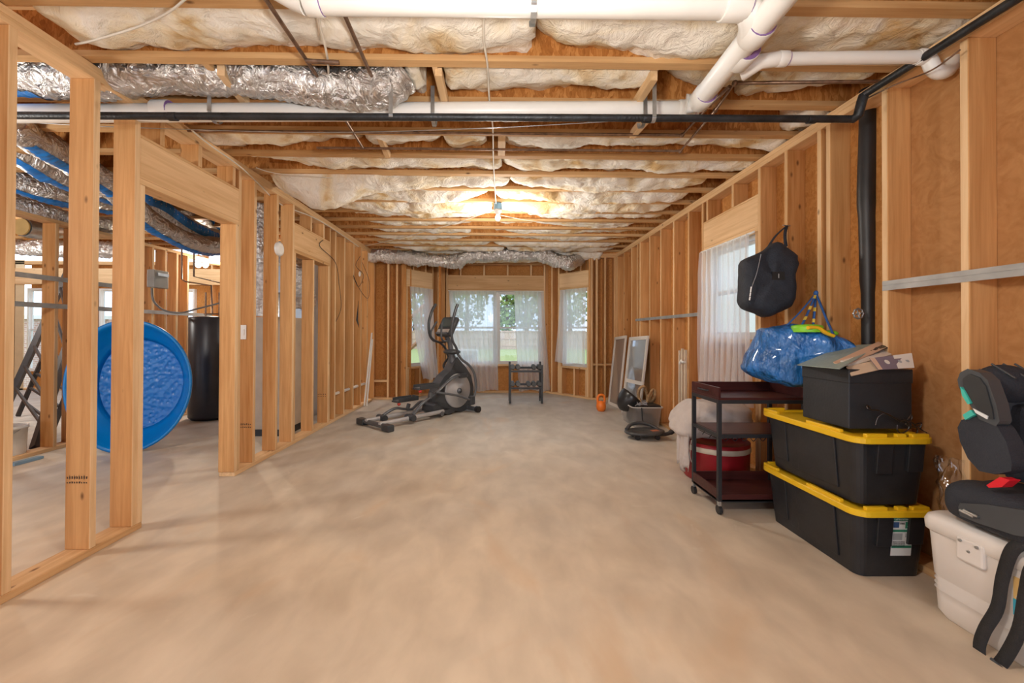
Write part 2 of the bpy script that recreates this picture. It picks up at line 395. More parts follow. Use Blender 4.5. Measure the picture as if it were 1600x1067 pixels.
# ---------------------------------------------------------------- lumber
XL, XR = -2.2857, 2.2761          # faces of the left and right stud walls
HP = 2.705                         # underside of the double top plate
T = .0385; D = .14
def yl(px): return P(px, 600, X=XL).y
def yr(px): return P(px, 600, X=XR).y
_mc = {}
def lumber(par, name, s0, s1, t0, t1, z0, z1, m, chip=False):
    """a piece of wood in the local frame of wall `par` (s along, t outward, z up)"""
    dx, dy, dz = round(s1 - s0, 3), round(t1 - t0, 3), round(z1 - z0, 3)
    k = (dx, dy, dz, m.name)
    if k not in _mc:
        q = M().box(0, dx, 0, dy, 0, dz)
        if m is WZ: q.m[2] = q.m[3] = 1          # both narrow edges paler: light on the stud edges put into the colour
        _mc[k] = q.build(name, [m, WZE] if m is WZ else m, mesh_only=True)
    o = bpy.data.objects.new(name, _mc[k]); COL.objects.link(o); o.parent = par; o.location = (s0, t0, z0)
    b = o.modifiers.new('b', 'BEVEL'); b.width = .003; b.segments = 1
    return o
def stud(w, s, z0=T, z1=HP, n='stud', th=T, m=None, d=D): return lumber(w, n, s, s + th, 0, d, z0, z1, m or WZ)
def opening(w, s0, s1, ztop, hh, zsill=None, king=(1, 1), cr=(), crb=(), inner=.089):
    """header, cripples, sill and trimmers around an opening s0..s1 (clear)"""
    for k, s in ((0, s0 - T), (1, s1)):
        stud(w, s, T, ztop, 'trimmer')
        if king[k]: stud(w, s - T if k == 0 else s + T, n='king_stud')
    lumber(w, 'header', s0 - T, s1 + T, 0, inner, ztop + T, ztop + hh, HX)
    lumber(w, 'header_bottom_plate', s0 - T, s1 + T, 0, D, ztop, ztop + T, WX)
    lumber(w, 'header_top_plate', s0 - T, s1 + T, 0, D, ztop + hh, ztop + hh + .02, WX)
    for c in cr: stud(w, c, ztop + hh + .02, HP, 'cripple_stud')
    if zsill:
        lumber(w, 'sill_plate', s0, s1, 0, D, zsill - T, zsill, WX)
        for c in crb: stud(w, c, T, zsill - T, 'cripple_stud')
def plates(w, s0, s1, bottoms, m=WX):
    for a, b in bottoms: lumber(w, 'bottom_plate', a, b, 0, D, 0, T, m)
    lumber(w, 'top_plate', s0, s1, 0, D, HP, HP + T, m)
    lumber(w, 'top_plate', s0, s1, 0, D, HP + T, HP + 2 * T, m)

# floor
fl = M().box(-11, 2.6, -5, 8.95, -.15, 0).build('floor', CONC); fl['kind'] = 'structure'

# left wall: s = Y
WL = structure('wall_left', (XL, 0, 0), pi / 2, 'open 2x6 stud partition on the left with two door openings')
yA = 1.929; S = .4064
plates(WL, -4.4, 7.6, [(-4.4, yl(224)), (yl(368), 7.6)])
for k in range(-15, 0): stud(WL, yA + k * S)
stud(WL, yA); stud(WL, yA + S)
c0 = yl(208)
opening(WL, c0 + 2 * T, yl(345.0 + 22) , 2.215, .30, king=(1, 1), cr=[yA + 2 * S + .05, yA + 3 * S, yA + 4 * S], inner=.14)
stud(WL, yl(395.6)); stud(WL, yl(431))
g0 = yl(456)
opening(WL, g0 + 2 * T, yl(512), 2.17, .32, king=(1, 1), cr=[yl(484), yl(504)], inner=.14)
stud(WL, yl(488), T, 2.17)
for x in (522.5, 537, 551.3, 563): stud(WL, yl(x))
stud(WL, yl(573)); stud(WL, 7.66, n='corner_stud')

# right wall: s = 7.62 - Y, outward +X
YB = 7.72
WR = structure('wall_right', (XR, YB, 0), -pi / 2, 'exterior 2x6 stud wall on the right with one window')
yR = 1.9284
sR = lambda y: YB - y - T
plates(WR, 0, YB + 4.9, [(0, YB + 4.9)])
for k in range(-16, 4): stud(WR, sR(yR + k * S))
stud(WR, sR(yr(1284)), n='stud')
win0, win1 = yr(1180), yr(1102)     # near and far edge of the window opening (Y)
opening(WR, YB - win1, YB - win0, 2.165, .30, 1.215, king=(1, 1), cr=[YB - lerp(win0, win1, .42), YB - win1 + .02], crb=[YB - lerp(win0, win1, .5)], inner=.10)
for k in range(7, 15): stud(WR, sR(yR + k * S))
stud(WR, sR(yr(996)), n='stud')
stud(WR, 0, n='corner_stud')
def panel(w, name, s0, s1, z0, z1, m, t=D, th=.012):
    o = M().box(s0, s1, t, t + th, z0, z1).build(name, m); o.parent = w; return o
panel(WR, 'sheathing_panel', 0, YB - win1, 0, 3.085, OSBW)
panel(WR, 'sheathing_panel', YB - win1, YB - win0, 0, 1.215, OSBW)
panel(WR, 'sheathing_panel', YB - win1, YB - win0, 2.165, 3.085, OSBW)
panel(WR, 'sheathing_panel', YB - win0, YB - (yR + S) - .01, 0, 3.085, OSBW)
o = panel(WR, 'fibre_sheathing_panel', YB - (yR + S) - .008, YB + 4.9, 0, 2.80, FIBER); o['label'] = 'smooth brown fibreboard sheathing'
# metal channel strips nailed across the studs
def strip(w, name, s0, s1, z, h, zslope=0):
    m_ = M()
    for a, b in ((0, .46), (.54, 1)):
        z0, z1 = z + h * a, z + h * b
        m_.add([(s0, -.004, z0), (s1, -.004, z0 + zslope), (s1, -.004, z1 + zslope), (s0, -.004, z1), (s0, -.0005, z0), (s1, -.0005, z0 + zslope), (s1, -.0005, z1 + zslope), (s0, -.0005, z1)],
               [(0, 1, 2, 3), (4, 7, 6, 5), (0, 4, 5, 1), (3, 2, 6, 7), (0, 3, 7, 4), (1, 5, 6, 2)])
    m_.add([(s0, -.002, z + h * .46), (s1, -.002, z + h * .46 + zslope), (s1, -.002, z + h * .54 + zslope), (s0, -.002, z + h * .54)], [(0, 1, 2, 3)])
    o = m_.build(name, STEELP); o.parent = w; o['label'] = 'grey steel strip nailed across the studs'; return o
strip(WR, 'metal_strip', YB - yr(993), YB - win1 - .07, P(993, 500, X=XR).z - .02, .04)
strip(WR, 'metal_strip', YB - yr(1380), YB + 1.2, P(1380, 447, X=XR).z - .028, .056)

# far pieces and the bay
WBL = structure('wall_back_left', (XL - D, 7.72, 0), 0)
xbl = P(630, 500, Y=7.72).x
L = xbl - (XL - D)
plates(WBL, 0, L + .1, [(0, L + .1)])
def sx(w, px, y): return P(px, 500, Y=y).x - w.location.x
for px in (581, 605, 618.5): stud(WBL, sx(WBL, px, 7.72))
lumber(WBL, 'fire_block', sx(WBL, 581, 7.72) + T, sx(WBL, 605, 7.72), 0, D, .33, .33 + T, WX)
lumber(WBL, 'fire_block', sx(WBL, 605, 7.72), sx(WBL, 618, 7.72) + .1, 0, D, 2.60, 2.60 + T, WX)
panel(WBL, 'sheathing_panel', 0, L + .12, 0, 3.085, OSBW)
BL0 = P(630, 500, Y=7.72); BL1 = P(692, 500, Y=8.62); BR0 = P(853, 500, Y=8.62); BR1 = P(924, 500, Y=7.72)
def baywall(name, a, b, label):
    d = V((b.x - a.x, b.y - a.y)); w = structure(name, (a.x, a.y, 0), math.atan2(d.y, d.x), label); return w, d.length
def s_of(w, L, px):
    a = V((w.location.x, w.location.y)); an = w.rotation_euler.z; d = V((cos(an), sin(an)))
    lo, hi = -.5, L + .5
    for _ in range(40):
        m_ = (lo + hi) / 2; p = a + d * m_
        r = V((p.x, p.y, 1.2)) - CAM
        u = CX + F * r.dot(R_) / r.dot(_fwd)
        if u < px: lo = m_
        else: hi = m_
    return lo
WINS = []
def window_wall(name, a, b, label, o0, o1, ztop, zs, ncr, ncb, extra=()):
    w, L = baywall(name, a, b, label)
    s0, s1 = s_of(w, L, o0), s_of(w, L, o1)
    plates(w, -.02, L + .02, [(0, L)])
    opening(w, s0, s1, ztop, .31, zs, king=(1, 1), cr=[lerp(s0 - T, s1, (i + .5) / ncr) for i in range(ncr)], crb=[lerp(s0, s1, i / ncb) for i in range(ncb)] + [s1 - T])
    stud(w, s0 - T, T, zs - T, 'cripple_stud') if False else None
    for e in extra: stud(w, s_of(w, L, e))
    panel(w, 'sheathing_panel', 0, s0, 0, 3.085, OSBW); panel(w, 'sheathing_panel', s1, L, 0, 3.085, OSBW)
    panel(w, 'sheathing_panel', s0, s1, 0, zs, OSBW); panel(w, 'sheathing_panel', s0, s1, ztop, 3.085, OSBW)
    WINS.append((w, s0, s1, ztop, zs)); return w, L, s0, s1
w1 = window_wall('wall_bay_left', BL0, BL1, 'angled left bay wall framing a narrow window', 637, 673, 2.15, .60, 2, 2, (683.5,))
w2 = window_wall('wall_bay_centre', BL1, BR0, 'middle bay wall framing a double window', 702.5, 846.5, 2.15, .60, 4, 3)
w3 = window_wall('wall_bay_right', BR0, BR1, 'angled right bay wall framing a narrow window', 876, 917, 2.15, .60, 2, 2, (861,))
WBR = structure('wall_back_right', (BR1.x, 7.72, 0), 0)
L = XR + D - BR1.x
plates(WBR, 0, L, [(0, L)])
for px in (923, 931, 944): stud(WBR, sx(WBR, px, 7.72))
stud(WBR, L - D - T); lumber(WBR, 'fire_block', 0, L - D - T, .02, D, 1.02 - .37, 1.02 - .37 + T, WX)
panel(WBR, 'sheathing_panel', 0, L + .01, 0, 3.085, OSBW)

for p_, ang in ((BL0, 0), (BL1, 0), (BR0, 0), (BR1, 0)):
    q_ = M().box(-.045, .045, 0.02, .17, T, 2.78).build('corner_stud', WZ); q_.location = (p_.x, p_.y + .01, 0); q_.parent = bpy.data.objects['wall_bay_centre']; q_.matrix_parent_inverse = WM['wall_bay_centre'].inverted()
for nm_, p_, dx in (('wall_bay_left', BL1, -1), ('wall_bay_right', BR0, 1)):
    q_ = M().box(min(0, dx * .22), max(0, dx * .22), .15, .20, 0, 3.1).build('sheathing_panel', OSBW); q_.location = (p_.x, p_.y, 0); q_.parent = bpy.data.objects[nm_]; q_.matrix_parent_inverse = WM[nm_].inverted()
# windows (vinyl, double hung)
FRAME = mat('almond_vinyl', (.62, .60, .58), .4, var=.03)
def window(i, w, s0, s1, z0, z1, halves=1, label=None, t=.09, frame=FRAME):
    r = structure('window_%d' % i, w.location, w.rotation_euler.z, label)
    def ad(m_, n_, mt): o = m_.build(n_, mt); o.parent = r; return o
    f = M(); e = .035
    f.box(s0, s0 + e, t - .03, t + .06, z0, z1); f.box(s1 - e, s1, t - .03, t + .06, z0, z1)
    f.box(s0 + e, s1 - e, t - .03, t + .06, z0, z0 + e); f.box(s0 + e, s1 - e, t - .03, t + .06, z1 - e, z1)
    mids = []
    if halves == 2:
        mm = s_of(w, s1, 776); f.box(mm - .045, mm + .045, t - .03, t + .06, z0 + e, z1 - e); mids = [(s0 + e, mm - .045), (mm + .045, s1 - e)]
    else: mids = [(s0 + e, s1 - e)]
    ad(f, 'window_frame', frame)
    zm = (z0 + z1) / 2
    for a, b in mids:
        for (lo, hi, tt) in ((z0 + e, zm + .02, t), (zm - .02, z1 - e, t + .028)):
            q = M(); g = .03
            q.box(a, a + g, tt - .012, tt + .012, lo, hi); q.box(b - g, b, tt - .012, tt + .012, lo, hi)
            q.box(a + g, b - g, tt - .012, tt + .012, lo, lo + g); q.box(a + g, b - g, tt - .012, tt + .012, hi - g, hi)
            so = ad(q, 'sash', frame)
            p = M().box(a + g, b - g, tt - .003, tt + .003, lo + g, hi - g).build('pane', GLASS); p.parent = so
    return r
window(1, *WINS[0][:3], WINS[0][4], WINS[0][3], label='narrow double-hung window in the left side of the bay')
window(2, *WINS[1][:3], WINS[1][4], WINS[1][3], 2, 'wide pair of double-hung windows in the middle of the bay')
window(3, *WINS[2][:3], WINS[2][4], WINS[2][3], label='narrow double-hung window in the right side of the bay')
window(4, WR, YB - win1, YB - win0, 1.215, 2.165, label='double-hung window in the right wall above the cart')

# ceiling: subfloor and I-joists
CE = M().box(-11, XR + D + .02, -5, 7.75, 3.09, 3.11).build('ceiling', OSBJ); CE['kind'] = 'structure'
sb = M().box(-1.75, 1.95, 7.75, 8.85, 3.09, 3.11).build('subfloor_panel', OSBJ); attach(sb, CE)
ZJ = 2.7864; YJ = 1.9206
def joist(k, x0, x1):
    y1 = YJ + k * S; y0 = y1 - .058
    key = ('j', x0, x1)
    if key not in _mc:
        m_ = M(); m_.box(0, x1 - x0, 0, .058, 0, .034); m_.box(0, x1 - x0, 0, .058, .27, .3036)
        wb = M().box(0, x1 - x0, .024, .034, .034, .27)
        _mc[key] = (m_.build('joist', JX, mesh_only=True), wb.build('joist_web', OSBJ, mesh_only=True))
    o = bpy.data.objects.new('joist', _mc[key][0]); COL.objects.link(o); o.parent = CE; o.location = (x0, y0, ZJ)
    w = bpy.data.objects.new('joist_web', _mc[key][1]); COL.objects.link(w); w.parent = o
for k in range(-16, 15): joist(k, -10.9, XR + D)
for k in (15, 16): joist(k, -1.3 if k == 15 else -1.05, 1.5 if k == 15 else 1.2)
rim = M().box(XR + D - .03, XR + D, -5, 7.75, ZJ, ZJ + .304).build('rim_board', OSBJ); attach(rim, CE)
# bridging blocks between joists
def brace(px0, py0, px1, py1, k, w=.05, mt=WY, dz=.0):
    y0 = YJ + k * S - .0; a = P(px0, py0, Y=y0 + .02); b = P(px1, py1, Y=y0 + S - .06)
    a.z = max(a.z, ZJ + .0); 
    d = b - a; Ln = d.length; yv = d.normalized(); xv = yv.cross(V((0, 0, 1))).normalized(); zv = xv.cross(yv)
    R = Matrix((xv, yv, zv)).transposed()
    o = M().box(-.02, .02, 0, Ln, -w, w * .2).build('bridging_block', mt); o.matrix_world = Matrix.Translation(a) @ R.to_4x4(); WM[o.name] = o.matrix_world
    o.parent = CE; return o
def block(x, k, wdt=.038, z0=ZJ + .0, z1=ZJ + .27, rot=0):
    y0 = YJ + k * S; o = M().box(0, wdt, 0, S - .06, 0, z1 - z0).build('bridging_block', WY); o.parent = CE; o.location = (x, y0, z0); o.rotation_euler = (0, 0, rot); return o
block(P(338, 130, Y=2.45).x, 1, .038); block(P(682, 130, Y=2.5).x, 1, .03)
brace(345, 104, 385, 155, 1, .05); brace(685, 108, 697, 160, 1, .04); brace(1022, 112, 992, 160, 1, .05); brace(1017, 188, 988, 206, 2, .05)
brace(585, 190, 607, 240, 3, .05)
block(P(778, 240, Y=3.4).x, 3, .06)

# ---------------------------------------------------------------- outside the windows
LAWN = mat('lawn_grass', (.30, .34, .12), .9, var=.3, scale=8, bump=.5, bscale=40)
def lawnfn():
    def fn(u, v):
        x = lerp(-60, 60, u); y = lerp(-12, 90, v) if v > 0 else -12
        return V((x, y, -.38 + .05 * fbm(x * .1, y * .1)))
    return fn
g = M(); g.grid(lawnfn(), 60, 50)
# the lawn lies outside the house: leave out the cells under the slab
g.f = [f for f in g.f if not (-12 < sum(g.v[i][0] for i in f) / 4 < 3.2 and sum(g.v[i][1] for i in f) / 4 < 8.6)]; g.m = [0] * len(g.f)
lo = g.build('lawn', LAWN, smooth=True); lo['kind'] = 'structure'
FENCEM = wood('weathered_fence_wood', 2, (.36, .24, .17), (.62, .45, .34))
fr = thing('wooden_fence', 'long weathered board fence at the far edge of the lawn', 'fence', (0, 41, -.38))
fb = M(); rr = random.Random(3)
x = -22.
while x < 24:
    hgt = 1.85 + rr.uniform(-.03, .03); fb.box(x, x + .14, 41, 41.02, -.38, -.38 + hgt); x += .148
fbo = fb.build('fence_board', FENCEM, fr); fbo['kind'] = 'stuff'
for k in range(19):
    x = -22 + k * 2.5; M().box(x, x + .1, 40.9, 41, -.38, 1.5).build('fence_post', FENCEM, fr)
for z in (-.1, .6, 1.3): M().box(-22, 24, 40.95, 41, z, z + .09).build('fence_rail', FENCEM, fr)
LEAF = [mat('tree_leaf_%s' % n_, c_, .7, var=.35, scale=3) for n_, c_ in (('mid', (.16, .28, .07)), ('light', (.26, .38, .12)), ('dark', (.07, .15, .05)))]
BARK = mat('bark', (.16, .11, .08), .9, var=.3, bump=.6)
def tree(x, y, h, w, k, label, n=1500):
    t = thing('tree', label, 'tree', (x, y, -.4), 'trees beyond the fence')
    M().tube([(x, y, -.4), (x + .1, y, h * .3), (x - .1, y, h * .6)], [.28, .22, .12], 8).build('trunk', BARK, t, smooth=True)
    c = M(); r2 = random.Random(int(x * 10 + y))
    for i in range(n):
        a = r2.uniform(0, 2 * pi); zz = r2.uniform(-1, 1); q = sqrt(1 - zz * zz)
        d = V((q * cos(a), q * sin(a), zz)); rad = 1 + .28 * noise.noise(d * 2.2 + V((x, y, 0))) ; rad *= r2.uniform(.62, 1)
        p = V((x, y, h * .58)) + V((d.x * w, d.y * w, d.z * h * .46)) * rad
        s_ = r2.uniform(.16, .36); u = V((r2.uniform(-1, 1), r2.uniform(-1, 1), r2.uniform(-1, 1))).normalized(); v = u.cross(V((r2.uniform(-1, 1), r2.uniform(-1, 1), r2.uniform(-1, 1)))).normalized()
        c.add([p - u * s_, p + v * s_ * .6, p + u * s_, p - v * s_ * .6], [(0, 1, 2, 3)])
    cc = c.build('foliage', LEAF[k], t); cc['kind'] = 'stuff'
TREEPOS = [1, 2, 3, 4, 5, 6, 7, 8, 9, 0]
for i, (x, y, h, w, k) in enumerate([(-15, 47, 10, 4.5, 0), (-9, 45, 11, 4, 1), (-3.5, 48, 12, 4.6, 0), (1.2, 45, 9, 2.6, 1), (3.4, 46, 10.5, 3, 0), (8.5, 47, 11, 4.4, 1), (13.5, 45, 10, 4.2, 0), (19, 47, 12, 5, 1), (24, 44, 9, 4, 0), (-21, 45, 11, 5, 1)]):
    tree(x, y, h, w * .62, k, '%s bushy tree behind the back fence, %s from the left' % (['mid green', 'pale green'][k], ORD[TREEPOS[i]]))
# deck stair outside the left bay window
DK = wood('deck_wood', 2, (.34, .17, .09), (.55, .33, .2))
dk = thing('deck_stair', 'brown wooden deck posts and stair rail outside the left bay window', 'deck', (-2.6, 11, -.38))
for x, y in ((-3.6, 11.4), (-2.7, 11.4), (-1.95, 11.6)): M().box(x, x + .12, y, y + .12, -.38, 3.1).build('deck_post', DK, dk)
M().box(-3.7, -1.7, 11.2, 13.4, 2.55, 2.75).build('deck_platform', DK, dk)
for dz in (0, .85):
    M().tube([(-3.5, 11.1, -.2 + dz), (-1.9, 11.1, 1.2 + dz)], .05, 4).build('stair_rail', DK, dk)
for k in range(6): M().box(-3.4 + .27 * k, -3.36 + .27 * k, 11.08, 11.12, -.1 + .235 * k, .70 + .235 * k).build('baluster', DK, dk)
# outdoor air conditioner seen dimly through the centre curtain
ac = thing('air_conditioner', 'pale box-shaped outdoor unit on the lawn seen through the left curtain', 'air conditioner', (-.9, 12, -.38))
M().box(-1.35, -.55, 12, 12.7, -.38, .75).build('case', mat('ac_case', (.6, .6, .58), .6), ac, bevel=.02)
M().box(-1.25, -.65, 11.985, 11.998, -.2, .6).build('grille', mat('ac_grille', (.25, .25, .25), .6), ac)
# neighbour's brick wall beyond the side window
BRK = newmat('pale_brick')
m_, nt_, n_, l_, b_ = BRK
bt = n_.new('ShaderNodeTexBrick'); bt.inputs['Scale'].default_value = 4.5; bt.inputs['Color1'].default_value = (.48, .40, .36, 1); bt.inputs['Color2'].default_value = (.60, .52, .47, 1); bt.inputs['Mortar'].default_value = (.7, .68, .65, 1)
t_ = n_.new('ShaderNodeTexCoord'); mp_ = n_.new('ShaderNodeMapping'); mp_.inputs['Rotation'].default_value = (pi / 2, 0, pi / 2)
l_.new(t_.outputs['Object'], mp_.inputs[0]); l_.new(mp_.outputs[0], bt.inputs['Vector']); l_.new(bt.outputs['Color'], b_.inputs['Base Color'])
nb = thing('brick_house', 'pale brick house wall beyond the side window', 'house', (7.5, 8, -.38))
M().box(7.5, 7.9, 3, 14, -.38, 5).build('brick_wall', m_, nb)
M().box(7.2, 8.2, 2.8, 14.2, 5, 5.2).build('eave', WHITE, nb)

# ---------------------------------------------------------------- fibreglass batts between the joists
def batt(j, x0, x1, which, zb=2.90, amp=.05, sag=.05, ragl=0, ragr=0, low=None, nx=None, zfr=2.845, zlo=2.5):
    ya = YJ + j * S - .022; yb = YJ + (j + 1) * S - .036
    nx = nx or max(6, int((x1 - x0) / .028)); nt_ = 12
    seed = j * 7.3 + x0
    def fn(u, v):
        x = lerp(x0, x1, u); t = v
        e = min(1, min((x - x0) / .12 + (0 if ragl else 1), (x1 - x) / .12 + (0 if ragr else 1)))
        zback = zb + amp * 1.6 * fbm(x * 1.1 + seed, j * 3.1, 0, 3)
        if ragl: zback += .13 * math.exp(-(x - x0) / ragl)
        if ragr: zback += .13 * math.exp(-(x1 - x) / ragr)
        z = lerp(zfr, zback, t ** 1.4) - sag * (1 + .6 * fbm(x * .9, seed, 3)) * sin(pi * min(1, t * 1.05)) ** .8
        z += .030 * fbm(x * 5 + seed, t * 2.5, 1.7, 5) + .012 * fbm(x * 16, t * 7, seed, 3)
        if low: z -= low(x, t)
        ed = max(0, 1 - min(x - x0, x1 - x) / .05)
        z += .03 * ed * ed
        return V((x + .018 * fbm(t * 4, seed, u * 2) * (1 if ed > 0 else 0), lerp(ya, yb, t), max(z, zlo)))
    m_ = M(); m_.grid(fn, nx, nt_)
    w = nt_ + 1
    for ii in (0, nx):   # closed ends
        b = len(m_.v); ring = [m_.v[ii * w + q] for q in range(w)]
        m_.add(ring + [(p[0], p[1], 3.08) for p in ring], [(q, q + 1, w + q + 1, w + q) for q in range(w - 1)])
    lo_, hi_ = [m_.v[i * w] for i in range(nx + 1)], [m_.v[i * w + nt_] for i in range(nx + 1)]
    for edge in (lo_, hi_):
        m_.add(edge + [(p[0], p[1], 3.08) for p in edge], [(q, q + 1, nx + 1 + q + 1, nx + 1 + q) for q in range(nx)])
    o = m_.build('insulation_batt', WOOL, smooth=True)
    tag(o, 'fibreglass batt, %s, in the %s joist bay from the camera' % (which, ORD[j + 1] if j + 1 < 16 else 'last'), 'insulation', 'fibreglass batts between the joists')
    return o
def bx(px, j): return P(px, 400, Y=YJ + (j + .6) * S).x
segs = {
 -1: [(-2.25, .4, 'left length'), (.42, 2.38, 'right length')],
 0: [(-2.22, bx(832, 0), 'left length', dict(zb=2.855, amp=.03, sag=.06)), (bx(837, 0), bx(1172, 0), 'middle length', dict(zb=2.85, amp=.03, sag=.06, ragl=.25)), (bx(1176, 0), bx(1468, 0), 'right length', dict(zb=2.85, amp=.02, sag=.05))],
 1: [(bx(640, 1), bx(662, 1), 'torn tuft beside the duct', dict(zb=2.84)), (bx(697, 1), bx(1012, 1), 'middle length', dict(zb=2.90, amp=.05)), (bx(1040, 1), bx(1150, 1), 'piece by the drain pipe', dict(zb=2.93, amp=.06, ragl=.1)), (bx(1165, 1), bx(1330, 1), 'right length', dict(zb=2.90, amp=.07, ragr=.2))],
 2: [(bx(258, 2), bx(575, 2), 'left length', dict(zb=2.90)), (bx(600, 2), bx(935, 2), 'middle length', dict(zb=2.93, amp=.05)), (bx(1235, 2), bx(1290, 2), 'right end piece', dict(zb=2.87))],
 3: [(bx(300, 3), bx(560, 3), 'left length', dict(zb=2.87)), (bx(575, 3), bx(690, 3), 'second length', dict(zb=2.90, ragr=.15)), (bx(697, 3), bx(760, 3), 'short folded piece', dict(zb=2.87)), (bx(790, 3), bx(1230, 3), 'right length', dict(zb=2.89, amp=.05))],
 4: [(bx(404, 4), bx(782, 4), 'left length', dict(zb=2.87, ragl=.2)), (bx(784, 4), bx(1215, 4), 'right length', dict(zb=2.86, ragl=.25))],
}
for j in segs:
    for s_ in segs[j]:
        batt(j, s_[0], s_[1], s_[2], **(s_[3] if len(s_) > 3 else {}))
rb = random.Random(11)
spl = {5: 794, 6: 772, 7: 770, 8: 790, 9: 775, 10: 765, 11: 764, 12: 768, 13: 790}
for j in range(5, 14):
    xm = bx(spl[j], j); thin = j in (8, 9, 10, 11)
    kw = dict(zb=2.805 + (.03 if thin else .0), amp=.035, sag=.075 if not thin else .045)
    if j == 5:
        kw['low'] = lambda x, t: .26 * math.exp(-((x + 1.75) / .36) ** 2) * sin(pi * min(1, .3 + t * .6)) + .05 * math.exp(-((x + 1.2) / .4) ** 2)
        batt(j, -2.2, xm, 'sagging left length', ragr=0, **kw)
        kw.pop('low')
    else: batt(j, -2.1 + rb.uniform(0, .25), xm - rb.uniform(.01, .06) - (.25 if thin else 0), 'left length', ragl=.2, ragr=.2 if rb.random() < .5 else 0, **kw)
    batt(j, xm + .02 + (.25 if j == 8 else 0), 2.2 - rb.uniform(0, .15), 'right length', ragl=.3, ragr=.15, **kw)
batt(14, -1.9, -.1, 'left length', zb=2.86, sag=.07)
batt(14, -.08, 2.0, 'right length', zb=2.84, sag=.12)
batt(15, -.95, 1.10, 'torn length', zb=2.80, sag=.06, amp=.05, zfr=2.73)
# fluffs poking out at the right plate
for (px, py, yy, r, lb) in ((1196, 243, 3.62, .05, 'small yellowed wool tuft stuck above the right top plate'), (1090, 300, 4.9, .03, 'thin strand of wool hanging by the right end of a batt')):
    p = P(px, py, Y=yy); o = M().ell(p, (r, r * .8, r * 1.1), 14, amp=.5, sc_=30).build('wool_tuft', WOOL, smooth=True); tag(o, lb, 'insulation')

# ---------------------------------------------------------------- pipes
def pipe(name, pts, r, m, label, cat='pipe', n=14, parts=(), k=1):
    t = thing(name, label, cat, tuple(V(pts[0])))
    M().tube(spline(pts, k) if k > 1 else pts, r, n).build('pipe_run', m, t, smooth=True)
    return t
def collar(t, p, d, r, ln, m=PVC, nm='coupling', ring=True):
    p = V(p); d = V(d).normalized()
    M().tube([p - d * ln / 2, p - d * ln * .45, p + d * ln * .45, p + d * ln / 2], [r * .96, r, r, r * .96], 18).build(nm, m, t, smooth=True)
    if ring: M().tube([p + d * (ln / 2 - .001), p + d * (ln / 2 + .004)], r * .93, 18).build('primer_ring', PURP, t, smooth=True)
def smooth_path(a, b, c, k=6, f=.3):
    a, b, c = V(a), V(b), V(c); p0 = b + (a - b).normalized() * f; p1 = b + (c - b).normalized() * f
    return [p0.lerp(b, i / k).lerp(b.lerp(p1, i / k), i / k) for i in range(k + 1)]
# horizontal drain behind the black pipe
a = P(-60, 178, Y=2.62); b = P(1088, 172, Y=2.62)
t = pipe('drain_pipe', [a, b], .056, PVC, 'long white drain pipe crossing the ceiling just behind the black gas pipe')
for px in (255, 1070): q = P(px, 173, Y=2.62); collar(t, q, (1, 0, 0), .064, .10)
# main run towards the camera with its wye
ZM = 2.665
m0 = P(1090, 160, Z=ZM); m1 = P(1268, -60, Z=ZM)
t = pipe('drain_pipe', [m0 + V((-.06, .02, .0)), m0, m1], .057, PVC, 'thick white drain pipe running towards the camera on the right with a wye')
d_ = (m1 - m0).normalized()
for px, py in ((1098, 152), (1160, 85), (1182, 48)): q = P(px, py, Z=ZM); collar(t, q, d_, .066, .10)
w0 = P(1172, 62, Z=ZM); w1 = P(1182, 22, Z=2.69); w2 = P(1163, 8, Y=1.80)
M().tube([w0] + smooth_path(w0, w1, w2, 6, .08) + [w2], .060, 16).build('wye_branch', PVC, t, smooth=True)
y0 = P(1158, 112, Z=ZM)
M().tube([y0, P(1190, 96, Y=2.08), P(1216, 92, Y=2.08)], [.05, .036, .036], 14).build('wye_branch', PVC, t, smooth=True)
# top horizontal run
a = P(478, 0, Y=1.79); b = P(1160, 8, Y=1.79)
t = pipe('drain_pipe', [a, b], .057, PVC, 'thick white drain pipe along the very top of the view')
collar(t, P(1148, 8, Y=1.79), (1, 0, 0), .066, .11); collar(t, P(490, -1, Y=1.79), (1, 0, 0), .066, .07)
M().tube([a, P(455, -8, Y=1.79), P(425, -24, Y=1.75)], [.06, .055, .05], 14).build('elbow', PVC, t, smooth=True)
def hanger(px, y, z0, z1, r, t_=None, label=''):
    x = P(px, 200, Y=y).x; o = M()
    o.box(x - .012, x + .012, y - r - .006, y - r - .002, z0 - r * .2, z1); 
    pts = [(y + (r + .004) * sin(q), z0 - (r + .004) * cos(q)) for q in [i * pi / 8 - pi / 2 for i in range(9)]]
    for (ya, za), (yb, zb) in zip(pts, pts[1:]): o.add([(x - .012, ya, za), (x + .012, ya, za), (x + .012, yb, zb), (x - .012, yb, zb)], [(0, 1, 2, 3)])
    b = o.build('pipe_strap', GALV); tag(b, label, 'strap'); return b
hanger(832, 1.79, 2.695, 2.80, .057, label='perforated steel strap round the topmost white pipe')
hanger(678, 2.62, 2.66, 2.82, .056, label='perforated steel strap round the white drain pipe above the dumbbell rack')
hanger(337, 2.62, 2.66, 2.82, .056, label='dark steel strap holding the pipes left of the foil duct')
hanger(1003, 2.62, 2.66, 2.82, .056, label='perforated steel strap holding the white pipe near its right end')
hanger(1020, 2.45, 2.57, 2.82, .022, label='thin steel strap holding the black gas pipe near its right end')
hanger(612, 2.45, 2.57, 2.78, .022, label='black strap end hanging below the gas pipe')
